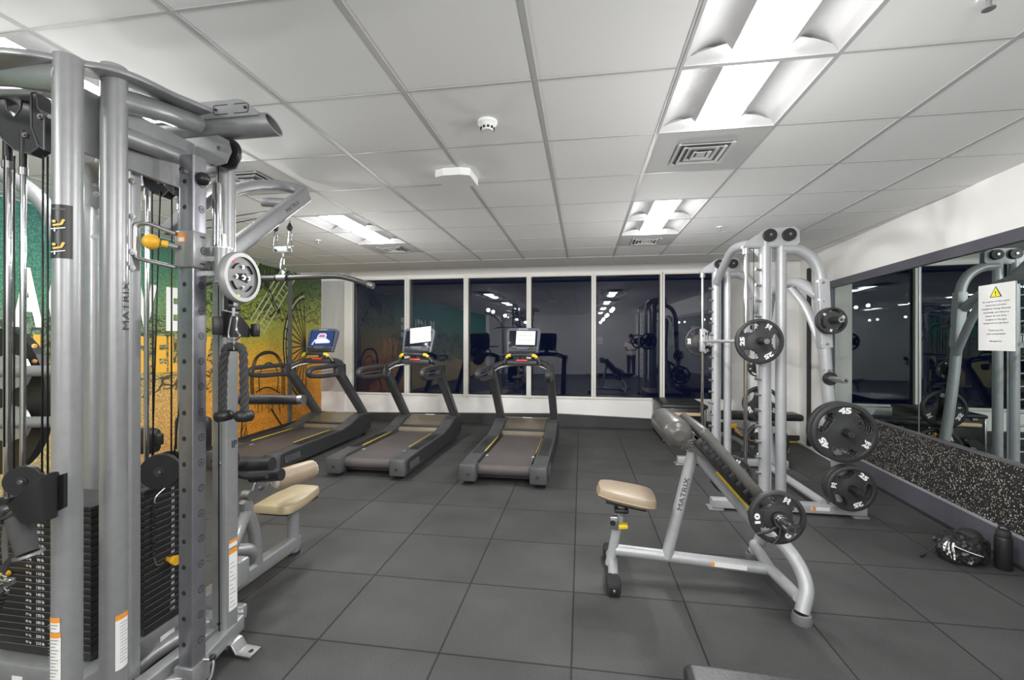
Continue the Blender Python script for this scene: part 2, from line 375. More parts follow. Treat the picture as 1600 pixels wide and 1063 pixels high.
def tag(o, label=None, cat=None, group=None, kind=None):
    if label: o['label'] = label
    if cat: o['category'] = cat
    if group: o['group'] = group
    if kind: o['kind'] = kind
    return o
def thing(name, loc, label, cat, group=None):
    global ORG
    o = bpy.data.objects.new(name, None); COL.objects.link(o); o.empty_display_size = 0.1
    o.location = loc; ORG = Vector(loc); return tag(o, label, cat, group)
def world_origin():
    global ORG
    ORG = Vector((0, 0, 0))
def part(b, name, parent, label=None):
    o = b.build(name, parent)
    if label: o['label'] = label
    return o
def sub(b, name, part_obj, label=None): return part(b, name, part_obj, label)
def struct(b, name):
    o = b.build(name); o['kind'] = 'structure'; return o
def kids(o, table=None):
    return [c for c in bpy.data.objects if c.parent is o]
def copy_tree(o, parent=None):
    c = o.copy(); COL.objects.link(c)
    if parent is not None: c.parent = parent
    for ch in kids(o): copy_tree(ch, c)
    return c
X, Y, Z = Vector((1, 0, 0)), Vector((0, 1, 0)), Vector((0, 0, 1))

# ================================================================== THE ROOM
YB = 7.85; YREAR = -4.2
def quad(b, pts, m): b.add(pts, [tuple(range(len(pts)))], m)
b = MB(); b.b2((-5.6, YREAR - 0.2, -0.12), (3.9, YB + 0.3, 0.0), FLOORM); struct(b, 'floor')
GX0, GY0, G = -1.4305, 1.3738, 0.61
# where lights and vents sit in the ceiling grid (column, row)
VENTS = [(3, 2), (3, 6), (-2, 2), (-2, 6)]
def cell(c, r): return (GX0 + c * G, GX0 + (c + 1) * G, GY0 + r * G, GY0 + (r + 1) * G)
LIGHT_CELLS = [(c, r) for c in (-2, 3) for r in (-8, -7, -4, -3, 0, 1, 4, 5)]
skip = set(LIGHT_CELLS) | set(VENTS)
b = MB()
for c in range(-7, 10):
    for r in range(-10, 8):
        if (c, r) in skip: continue
        x0, x1, y0, y1 = cell(c, r); y1 = min(y1, 6.30)
        if y0 > 6.25 or y0 < YREAR - 0.7: continue
        b.add([(x0, y0, CEIL), (x1, y0, CEIL), (x1, y1, CEIL), (x0, y1, CEIL)], [(0, 3, 2, 1)], CEILM)
b.b2((-5.7, 6.26, CEIL - 0.003), (3.05, 6.95, CEIL + 0.03), DRY)
b.b2((-5.7, YREAR - 0.2, CEIL + 0.25), (4.0, 6.95, CEIL + 0.30), DRY)
b.b2((-5.7, 6.90, CEIL + 0.0), (4.0, 6.95, CEIL + 0.28), DRY)
b.b2((-5.7, 6.90, CEIL + 0.26), (4.0, 8.1, CEIL + 0.30), DRY)
struct(b, 'ceiling')
b = MB()
for c in range(-7, 10): b.box((GX0 + c * G, (YREAR + 6.26) / 2, CEIL - 0.001), (0.022, 6.26 - YREAR, 0.004), GRIDM)
for r in range(-9, 9):
    y = GY0 + r * G
    if y < 6.3: b.box((-0.9, min(y, 6.26), CEIL - 0.0006), (9.5, 0.013, 0.003), GRIDM)
struct(b, 'trim_1')

# left wall with baseboard
b = MB(); b.add([lw(YREAR - .2, 0, 0), lw(YB + .3, 0, 0), lw(YB + .3, 0, 2.9), lw(YREAR - .2, 0, 2.9), lw(YREAR - .2, -.15, 0), lw(YB + .3, -.15, 0), lw(YB + .3, -.15, 2.9), lw(YREAR - .2, -.15, 2.9)],
    [(0, 1, 2, 3), (7, 6, 5, 4), (0, 4, 5, 1), (2, 6, 7, 3), (1, 5, 6, 2), (0, 3, 7, 4)], WALL); struct(b, 'wall_left')
b = MB(); b.add([rw(YREAR - .2, 0, 0), rw(YB + .3, 0, 0), rw(YB + .3, 0, 2.9), rw(YREAR - .2, 0, 2.9), rw(YREAR - .2, -.15, 0), rw(YB + .3, -.15, 0), rw(YB + .3, -.15, 2.9), rw(YREAR - .2, -.15, 2.9)],
    [(0, 3, 2, 1), (7, 4, 5, 6), (0, 1, 5, 4), (2, 3, 7, 6), (1, 2, 6, 5), (0, 4, 7, 3)], WALL); struct(b, 'wall_right')
b = MB(); b.b2((-5.6, YREAR - 0.15, 0), (3.9, YREAR, 2.9), WALLB); struct(b, 'wall_rear')

# window wall
SILL, HEAD = 0.50, 2.575
WX = [x_at(p, YB) for p in (552, 633, 640, 725, 732, 823, 830, 924, 931, 1031, 1038, 1145)]
XL, XR = lw(YB).x, rw(YB).x
b = MB()
b.b2((XL - .1, YB, 0), (XR + .1, YB + .22, SILL), WALL)
b.b2((XL - .1, YB, HEAD), (XR + .1, YB + .22, 2.92), WALL)
b.b2((XL - .1, YB - .03, SILL), (WX[0] - 0.16, YB + .22, HEAD), WALL)
b.b2((XL - .1, YB - .03, 0), (WX[0] - 0.16, YB, HEAD + .3), WALL)
b.b2((WX[-1] + 0.12, YB, SILL), (XR + .1, YB + .22, HEAD), WALL)
struct(b, 'wall_back')
for i in range(6):
    x0, x1 = WX[2 * i], WX[2 * i + 1]
    b = MB(); f = 0.0405
    b.b2((x0 - f, YB - .035, SILL - f), (x0, YB + .16, HEAD + f), MULL); b.b2((x1, YB - .035, SILL - f), (x1 + f, YB + .16, HEAD + f), MULL)
    b.b2((x0, YB - .03, SILL - 0.035), (x1, YB + .16, SILL), MULL); b.b2((x0, YB - .03, HEAD), (x1, YB + .16, HEAD + .03), MULL)
    for xs in (x0 + .006, x1 - .006): b.b2((xs - .006, YB + .03, SILL), (xs + .006, YB + .06, HEAD), BLACKM)
    o = struct(b, 'window_%d' % (i + 1))
    p = MB(); p.b2((x0, YB + .04, SILL), (x1, YB + .05, HEAD), GLASS); part(p, 'window_pane', o)
b = MB(); b.b2((WX[0] - .155, YB - .045, SILL - .02), (WX[0] - .035, YB + .1, HEAD + .25), MULL); b.b2((WX[-1] + .03, YB - .04, SILL - .02), (WX[-1] + .13, YB + .1, HEAD + .02), MULL); struct(b, 'trim_2')
# rubber cove at the foot of the window wall: a low kerb whose middle stands highest
b = MB(); kerb = []
xa, xm, xb = XL, x_at(866, YB - .1), 2.6
for xx, h, yy in ((xa, .10, YB - .06), (x_at(560, YB - .1), .125, YB - .09), (xm, .20, YB - .14), (x_at(1015, YB - .1), .155, YB - .12), (xb, .12, YB - .10)):
    kerb.append((xx, yy, h))
vs = []; fs = []
for xx, yy, h in kerb: vs += [(xx, yy, 0), (xx, yy, h - .02), (xx, yy + .02, h), (xx, YB, h), (xx, YB, 0)]
for i in range(len(kerb) - 1):
    for j in range(5): fs.append((i * 5 + j, i * 5 + (j + 1) % 5, (i + 1) * 5 + (j + 1) % 5, (i + 1) * 5 + j))
b.add(vs, fs + [(0, 1, 2, 3, 4), tuple(range(len(vs) - 5, len(vs)))], CURB); struct(b, 'baseboard_back')
# pier at the back right
PX0 = x_at(1172, 7.05)
b = MB(); b.b2((PX0, 7.05, 0), (rw(7.05).x + .05, YB + .05, 2.9), WALL); struct(b, 'wall_pier')
b = MB(); b.b2((PX0, 7.035, 0), (rw(7.05).x, 7.05, .10), CURB); b.b2((PX0, 7.02, 0), (rw(7.05).x, 7.035, .018), YELLOWT); struct(b, 'baseboard_pier')
# right wall dressing
def rwbox(b, y0, y1, z0, z1, t, m, t0=0.0):
    P = [rw(y, o, z) for o in (t0, t0 + t) for z in (z0, z1) for y in (y0, y1)]
    b.add(P, [(0, 1, 3, 2), (4, 6, 7, 5), (0, 4, 5, 1), (2, 3, 7, 6), (0, 2, 6, 4), (1, 5, 7, 3)], m)
MY0, MY1, MZ0, MZ1 = 0.2, y_at(1301, 2.98), 0.665, 2.10
b = MB(); rwbox(b, MY0 - .5, MY1 + .03, MZ1, MZ1 + .085, .035, TRIMP); rwbox(b, MY1, MY1 + .035, MZ0, MZ1, .035, TRIMP); rwbox(b, MY0 - .5, MY1, MZ0 - .02, MZ0, .03, STEEL); struct(b, 'trim_3')
MSEAM = y_at(1432, 2.84)
for k, (y0, y1) in enumerate(((MY0 - .5, 1.2), (1.206, MSEAM), (MSEAM + .008, MY1))):
    world_origin(); b = MB(); rwbox(b, y0, y1, MZ0, MZ1, .008, MIRROR, t0=.004)
    o = b.build('wall_mirror'); tag(o, ['near frameless mirror panel on right wall beyond the frame edge', 'wide mirror panel on right wall carrying the printed notice', 'far mirror panel on right wall beside the plate storage horns'][k], 'mirror', 'mirror panels along the right wall')
b = MB(); rwbox(b, MSEAM, MSEAM + .008, MZ0, MZ1, .014, STEEL); struct(b, 'trim_4')
b = MB(); rwbox(b, MY0 - .5, 5.9, 0.205, MZ0 - .022, .018, SPECK); o = b.build('rubber_wainscot'); tag(o, 'black speckled rubber panel on the right wall below the mirror', 'wall panel')
b = MB(); rwbox(b, MY0 - .5, 5.9, 0, .185, .03, TRIMP); rwbox(b, MY0 - .5, 5.9, .185, .205, .022, mat('trim_edge', (.30, .30, .33), .4)); rwbox(b, MY0 - .5, 5.9, 0, .02, .05, BLACKM); struct(b, 'baseboard_right')
b = MB(); rwbox(b, 5.9, 7.03, 0, .03, .03, WALL); struct(b, 'baseboard_right_far')
b = MB(); yv = y_at(1263, 3.03); rwbox(b, yv - .05, yv + .05, .02, 2.45, .02, BLACKM); struct(b, 'trim_5')
b = MB(); yo = y_at(1444, 2.84); rwbox(b, y_at(1357, 2.93) - .03, y_at(1357, 2.93) + .03, .30, .43, .008, WHITEL, t0=.018); rwbox(b, y_at(1357, 2.93) - .012, y_at(1357, 2.93) + .012, .32, .41, .010, BLACKM, t0=.018)
tag(b.build('wall_outlet'), 'white double outlet in the speckled panel behind the 45 plates', 'outlet')
# switches and plates on the pier-side wall
for z0, z1, m, lab, nm in ((1.50, 1.66, BLACKM, 'upper black call plate on the wall near the pier', 'call_plate'), (1.30, 1.42, STEEL, 'steel key switch below the call plate', 'key_switch'), (1.14, 1.27, TREAD, 'grey card reader lowest of the wall controls', 'card_reader')):
    b = MB(); ys = y_at(1240, 3.05); rwbox(b, ys - .06, ys + .06, z0, z1, .02, STEEL); rwbox(b, ys - .045, ys + .045, z0 + .02, z1 - .02, .008, m, t0=.02)
    tag(b.build(nm), lab, 'wall control')

# mural: panel, lettering and drawings flat on the left wall
world_origin()
mu = thing('wall_mural', lw(4.0, 0, 0), 'green and orange printed fitness mural covering the left wall', 'mural')
b = MB(); y0, y1 = -3.6, YB - .05
b.add([lw(y0, .006, .10), lw(y1, .006, .10), lw(y1, .006, 2.60), lw(y0, .006, 2.60)], [(0, 1, 2, 3)], MURAL)
o = part(b, 'printed_panel', mu)
o.data.transform(Matrix.Translation(mu.location)); o.location = -Vector(mu.location)     # texture laid out in room coordinates
def lw_text(b, s, Yc, z0, z1, width, m, bold=.05):
    d = Vector((LWS, 1, 0)).normalized()
    b.text(s, lw(Yc, .012, (z0 + z1) / 2), d, Z, z1 - z0, m, bold=bold, width=width)
def letters(word, pxs, z0, z1, m, nm):
    b = MB()
    for ch, (a, c) in zip(word, pxs):
        ya, yc = on_lw(a, 500).y, on_lw(c, 500).y
        lw_text(b, ch, (ya + yc) / 2, z0, z1, yc - ya, m)
    part(b, nm, mu)
letters('BEACTIVE', [(-150, -95), (-88, -42), (16, 66), (72, 112), (118, 150), (160, 170), (207, 244), (258, 286)], 1.56, 2.06, MWHITE, 'white_lettering')
letters('YOURSELVES', [(-66, -20), (-12, 30), (50, 88), (94, 134), (196, 235), (240, 259), (262, 280), (303, 330), (336, 352), (358, 376)], 1.09, 1.50, MAMBER, 'amber_lettering')
b = MB()
def ink(pts, w, m, close=False):
    P = [on_lw(px, py, .010) for px, py in pts]
    if len(P) > 2: P = curve(P + ([P[0]] if close else []), 6)
    d = Vector((1, -LWS, 0)).normalized()
    for p, q in zip(P, P[1:]):
        t = (q - p).normalized(); s_ = d.cross(t) * w * .8; e = t * w * .2
        b.add([p - s_ - e, q - s_ + e, q + s_ + e, p + s_ - e], [(0, 1, 2, 3)], m)
for k in range(3):      # kettlebell
    j = k * 2
    ink([(393 + j, 620), (392 + j, 590), (398 + j, 562), (415, 550 + j), (434 - j, 556), (444 - j, 580), (445 - j, 618)], .012, INK)
ink([(406, 612), (405, 592), (411, 574), (421, 568), (432, 576), (435, 596), (433, 614)], .014, INK)
ink([(400, 614), (418, 606), (438, 615)], .012, INK)
ink([(393, 620), (381, 650), (378, 690), (392, 716)], .016, INK); ink([(445, 618), (452, 640), (453, 668)], .016, INK)
for k in range(14): ink([(396 + k * 3.4, 617 + abs(k - 7)), (394 + k * 3.7 + (k % 3), 632 + (k * 7) % 17)], .008, INK)
for k in range(10): ink([(384 + k, 660 + k * 5), (378 + (k * 5) % 9, 676 + k * 5)], .009, INK)
ink([(424, 640), (442, 668)], .02, INK)
for a, c in (((395, 428), (452, 330)), ((402, 515), (470, 400)), ((412, 522), (474, 414)), ((392, 500), (458, 392)), ((397, 506), (463, 397))): ink([a, c], .016, PALEINK)
for k in range(16):
    t = k / 15; ink([(404 + 60 * t, 512 - 100 * t), (413 + 58 * t, 520 - 98 * t)], .010, PALEINK)
for k in range(9): ink([(372 + 6 * k, 470 - 3 * k), (384 + 5 * k, 440 - 6 * k), (392 + 4 * k, 428 - 4 * k)], .012, INK)
ink([(414, 440), (430, 480), (437, 488)], .05, INK); ink([(418, 452), (432, 484)], .02, PALEINK)
ink([(421, 497), (434, 484)], .02, INK)
hub = (478, 541)
for k in range(15):
    a = R(96 + k * 12.5); ink([hub, (hub[0] + 36 * math.cos(a), hub[1] - 78 * math.sin(a))], .014, INK)
for rr in (74, 78, 83): ink([(hub[0] + rr * .42 * math.cos(R(a)), hub[1] - rr * math.sin(R(a))) for a in range(95, 270, 15)], .02, INK if rr != 78 else PALEINK)
part(b, 'ink_drawing', mu)
b = MB(); yj = y_at(451, lw(6.85).x)
for k in range(1):
    P = [lw(y, o_, z) for o_ in (.006, .03) for z in (.1, 2.58) for y in (yj - .045, yj + .045)]
    b.add(P, [(0, 1, 3, 2), (4, 6, 7, 5), (0, 4, 5, 1), (2, 3, 7, 6), (0, 2, 6, 4), (1, 5, 7, 3)], mat('mural_strip', (.11, .115, .10), .5))
part(b, 'joint_strip', mu)
world_origin()
b = MB(); P = [lw(y, o_, z) for o_ in (.0, .02) for z in (0, .1) for y in (YREAR, YB)]
b.add(P, [(0, 1, 3, 2), (4, 6, 7, 5), (0, 4, 5, 1), (2, 3, 7, 6), (0, 2, 6, 4), (1, 5, 7, 3)], CURB); struct(b, 'baseboard_left')

# ------------------------------------------------------------------ ceiling fixtures
def make_light():
    world_origin(); t = thing('ceiling_light', (0, 0, 0), 'x', 'ceiling light', 'recessed troffer lights in the tiled ceiling')
    b = MB(); h = .293; e = .305
    for sx in (-1, 1):
        b.b2((sx * h, -e, -.006), (sx * e, e, .10), LIGHTW); b.b2((-h, sx * h, -.006), (h, sx * e, .10), LIGHTW)
    part(b, 'frame', t)
    b = MB(); n = 10
    for sx in (-1, 1):      # two curved reflector wings
        vs = []; fs = []
        for i in range(n + 1):
            q = i / n; x = sx * (.11 + (h - .11) * q); z = .005 + .060 * math.sin(math.pi * (.12 + .88 * q)) ; vs += [(x, -h, z), (x, h, z)]
        for i in range(n): fs.append((2 * i, 2 * i + 1, 2 * i + 3, 2 * i + 2))
        b.add(vs, fs, LIGHTW, True)
    for sy in (-1, 1):      # raised end panels
        vs = []; fs = []
        for i in range(13):
            x = -h + 2 * h * i / 12; d = .055 * (1 - (x / h) ** 2) ; vs += [(x, sy * h, -.002), (x, sy * (h - d - .004), .022 + .03 * (1 - (x / h) ** 2))]
        for i in range(12): fs.append((2 * i, 2 * i + 1, 2 * i + 3, 2 * i + 2))
        b.add(vs, fs, LIGHTW, True)
    b.b2((-h, -h, .10), (h, h, .104), LIGHTW)
    part(b, 'reflector', t)
    b = MB(); vs = []; fs = []; w = .092
    for i in range(9):
        a = math.pi * i / 8; vs += [(-w * math.cos(a), -h + .045, .012 - .020 * math.sin(a)), (-w * math.cos(a), h - .045, .012 - .020 * math.sin(a))]
    for i in range(8): fs.append((2 * i, 2 * i + 1, 2 * i + 3, 2 * i + 2))
    b.add(vs, fs + [tuple(range(0, 18, 2)), tuple(range(1, 18, 2))], LENS, True); part(b, 'lens', t, 'glowing white centre lens')
    ld = bpy.data.lights.new('added_fill_lamp', 'POINT'); ld.energy = FILL_W; ld.shadow_soft_size = .04; ld.color = (1, .99, .97); ld.use_nodes = True
    nt = ld.node_tree; fo = nt.nodes.new('ShaderNodeLightFalloff'); fo.inputs['Strength'].default_value = 1.0; fo.inputs['Smooth'].default_value = .15     # added fill lamp, slow falloff evens out the ceiling brightness
    nt.links.new(fo.outputs['Linear'], nt.nodes['Emission'].inputs['Strength'])
    lo = bpy.data.objects.new('added_fill_lamp', ld); COL.objects.link(lo); lo.parent = t; lo.location = (0, 0, -.38)
    return t
proto = make_light(); first = True
def loc_of(c, r):
    x0, x1, y0, y1 = cell(c, r); return ((x0 + x1) / 2, (y0 + y1) / 2, CEIL)
where = {-8: 'behind the camera, nearest the rear wall', -7: 'behind the camera, second from the rear wall', -4: 'behind the camera, third from the rear wall', -3: 'behind the camera, fourth from the rear wall', 0: 'first and nearest of its run', 1: 'second of its run next to the vent', 4: 'third of its run past the near vent', 5: 'fourth of its run beside the far vent'}
for c, r in LIGHT_CELLS:
    o = proto if first else copy_tree(proto); first = False
    o.location = loc_of(c, r)
    o['label'] = ('right hand' if c == 3 else 'left hand') + ' run of square troffer lights, ' + where[r]

def make_vent():
    world_origin(); t = thing('ceiling_vent', (0, 0, 0), 'x', 'vent', 'square air vents in the tiled ceiling')
    b = MB(); b.b2((-.296, -.296, .0), (.296, .296, .012), VENTM); part(b, 'face_panel', t)
    b = MB(); b.b2((-.15, -.15, -.004), (.15, .15, .0), VENTD); part(b, 'opening', t)
    b = MB()
    for k, s_ in enumerate((.15, .115, .08, .045)):
        z = -.010 - .006 * (k % 2)
        for sx in (-1, 1):
            b.box((sx * s_, 0, z), (.018, 2 * s_ + .018, .004), VENTM, rot=Matrix.Rotation(sx * R(25), 3, 'Y')); b.box((0, sx * s_, z), (2 * s_, .018, .004), VENTM, rot=Matrix.Rotation(-sx * R(25), 3, 'X'))
    b.box((0, 0, -.014), (.05, .05, .004), VENTM); part(b, 'louvre', t)
    return t
proto = make_vent(); first = True
for (c, r), lab in zip(VENTS, ('square ceiling vent after the two large lights at top right', 'far square ceiling vent near the windows on the right run', 'square ceiling vent above the silver lat pulldown arm', 'far square ceiling vent near the windows on the left run')):
    o = proto if first else copy_tree(proto); first = False; o.location = loc_of(c, r); o['label'] = lab

def ceil_pt(px, py):
    D = (CEIL - EYE) * FPX / (CYP - py); p = at(px, py, D); return p
p = ceil_pt(761, 190); t = thing('smoke_detector', p, 'round white smoke detector on the ceiling tile nearest the camera', 'smoke detector')
b = MB(); b.lathe([(0, 0), (.052, 0), (.052, -.012), (.044, -.02), (.028, -.05), (.0, -.05)], DETW, org=p); part(b, 'housing', t)
b = MB()
for k in range(10):
    a = 2 * math.pi * k / 10; d = Vector((math.cos(a), math.sin(a), 0)); b.box(p + d * .0345 + Z * -.038, (.012, .006, .011), BLACKM, rot=Matrix.Rotation(a + math.pi / 2, 3, 'Z'))
part(b, 'sensor_slots', t, 'dark slots around the tip')
p = ceil_pt(713, 272); t = thing('access_point', p, 'white square box with rounded front on the ceiling grid bar', 'wifi box')
b = MB(); b.prism([(-.12, -.10), (-.06, -.125), (.06, -.125), (.12, -.10), (.125, .11), (-.125, .11)], p + Z * -.028, X, Y, .05, DETW); part(b, 'housing', t)
b = MB(); b.prism([(-.11, -.09), (.11, -.09), (.11, .10), (-.11, .10)], p + Z * -.002, X, Y, .012, BLACKM); part(b, 'mounting_plate', t)
for (px, py), lab in (((1124, 354), 'small steel sprinkler head above the smith machine'), ((497, 376), 'small steel sprinkler head beside the left run lights'), ((1544, -6), 'small steel sprinkler head at the top right edge')):
    p = ceil_pt(px, py); t = thing('sprinkler_head', p, lab, 'sprinkler', 'sprinkler heads in the ceiling')
    b = MB(); b.cyl(p, p + Z * -.008, .03, DETW); part(b, 'escutcheon', t); b = MB(); b.cyl(p + Z * -.008, p + Z * -.04, .008, STEEL); b.cyl(p + Z * -.038, p + Z * -.042, .018, STEEL); part(b, 'deflector', t)
world_origin()

# ================================================================== EQUIPMENT
# ------------------------------------------------------------------ weight plates (origin at plate centre, axis along -Y towards the viewer)
def plate_mesh(r, th, num, rot=0.0):
    b = MB(); NA = 72; rr = [.024, .035, .07, r * .50, r * .58, r * .68, r * .78, r * .85, r * .88, r * .97, r]
    hw = {3: 13, 4: 25, 5: 30, 6: 24}             # half-width in degrees of the grip opening in each ring band
    def z(i):
        if i <= 1: return th * .55
        if i == 2: return th * .42
        if i <= 6: return th * .30
        if i == 7: return th * .34
        return th * .5 if i < 10 else th * .40
    def hole(i, j):
        if i not in hw: return False
        a = math.degrees(2 * math.pi * (j + .5) / NA) - rot
        return min(abs((a - c + 180) % 360 - 180) for c in (30, 150, 270)) < hw[i]
    def P(i, j, s): a = 2 * math.pi * (j % NA) / NA; return Vector((rr[i] * math.cos(a), -s * z(i), rr[i] * math.sin(a)))
    vs = {}; lst = []
    def vid(i, j, s):
        k = (i, j % NA, s)
        if k not in vs: vs[k] = len(lst); lst.append(P(i, j, s))
        return vs[k]
    fs = []
    for i in range(len(rr) - 1):
        for j in range(NA):
            if hole(i, j): continue
            fs.append((vid(i, j, 1), vid(i, j + 1, 1), vid(i + 1, j + 1, 1), vid(i + 1, j, 1))); fs.append((vid(i, j, -1), vid(i + 1, j, -1), vid(i + 1, j + 1, -1), vid(i, j + 1, -1)))
            if i == 0: fs.append((vid(0, j, 1), vid(0, j, -1), vid(0, j + 1, -1), vid(0, j + 1, 1)))
            if i == len(rr) - 2: fs.append((vid(i + 1, j, 1), vid(i + 1, j + 1, 1), vid(i + 1, j + 1, -1), vid(i + 1, j, -1)))
            for (i2, j2, e0, e1) in ((i + 1, j, (i + 1, j), (i + 1, j + 1)), (i - 1, j, (i, j), (i, j + 1)), (i, j + 1, (i, j + 1), (i + 1, j + 1)), (i, j - 1, (i, j), (i + 1, j))):
                if 0 <= i2 < len(rr) - 1 and hole(i2, j2): fs.append((vid(*e0, 1), vid(*e1, 1), vid(*e1, -1), vid(*e0, -1)))
    b.add(lst, fs, URETH, True)
    for c in (30, 150, 270):      # raised rib around every grip opening
        for s_ in (1, -1):
            pts = []
            for k in range(24):
                t = 2 * math.pi * k / 24; a = R(c + rot + 34 * math.cos(t)); q = r * (.665 + .195 * math.sin(t)); pts.append(Vector((q * math.cos(a), -s_ * th * .32, q * math.sin(a))))
            b.tube(pts, r * .016, URETH, n=6, closed=True)
    return b
def plate_letters(r, th, num, rot):
    b = MB()
    for s_ in (1, -1):
        for c, tx in ((90, num), (210, num), (330, None)):
            a = R(c + rot); d = Vector((math.cos(a), 0, math.sin(a))); up = d; rt = Vector((math.sin(a), 0, -math.cos(a))) * s_
            o = d * r * (.73 if tx else .76) + Vector((0, -s_ * (th * .36 + .0015), 0)); h = r * .21
            if tx: b.text(tx, o, rt, up, h, WHITE, bold=.06, width=h * (1.9 if len(tx) > 1 else .9))
            else:        # the maker's split cross mark
                for sx in (-1, 1):
                    b.add([o + rt * (sx * h * x) + up * (h * y) for x, y in ((.10, .0), (.62, .62), (.36, .62), (.02, .20))], [(0, 1, 2, 3)], WHITE)
                    b.add([o + rt * (sx * h * x) + up * (h * y) for x, y in ((.10, .0), (.62, -.62), (.36, -.62), (.02, -.20))], [(0, 1, 2, 3)], WHITE)
                    b.add([o + rt * (sx * h * x) + up * (h * y) for x, y in ((.24, .12), (.56, .40), (.50, -.36), (.24, -.10))], [(0, 1, 2, 3)], WHITE)
    return b
PSIZE = {'45': (.240, .050), '35': (.205, .045), '25': (.180, .042), '10': (.135, .032), '5': (.108, .026)}
PLATES = {}
def weight_plate(num, loc, label, rot=0.0, group=None, yaw=0.0, size=None):
    k = (num, round(rot)); r, th = PSIZE[num]
    if k not in PLATES:
        world_origin(); t = thing('weight_plate', (0, 0, 0), label, 'weight plate')
        o = part(plate_mesh(r, th, num, rot), 'plate_disc', t); part(plate_letters(r, th, num, rot), 'raised_numbers', o, 'white raised numbers')
        b = MB(); b.lathe([(.024, -th * .6), (.036, -th * .6), (.036, th * .6), (.024, th * .6)], IRON, axis=(0, 1, 0)); part(b, 'hub', t)
        PLATES[k] = t; c = t
    else: c = copy_tree(PLATES[k])
    c.location = loc; c.rotation_euler = (0, 0, yaw); c['label'] = label
    if group: c['group'] = group
    elif 'group' in c: del c['group']
    return c

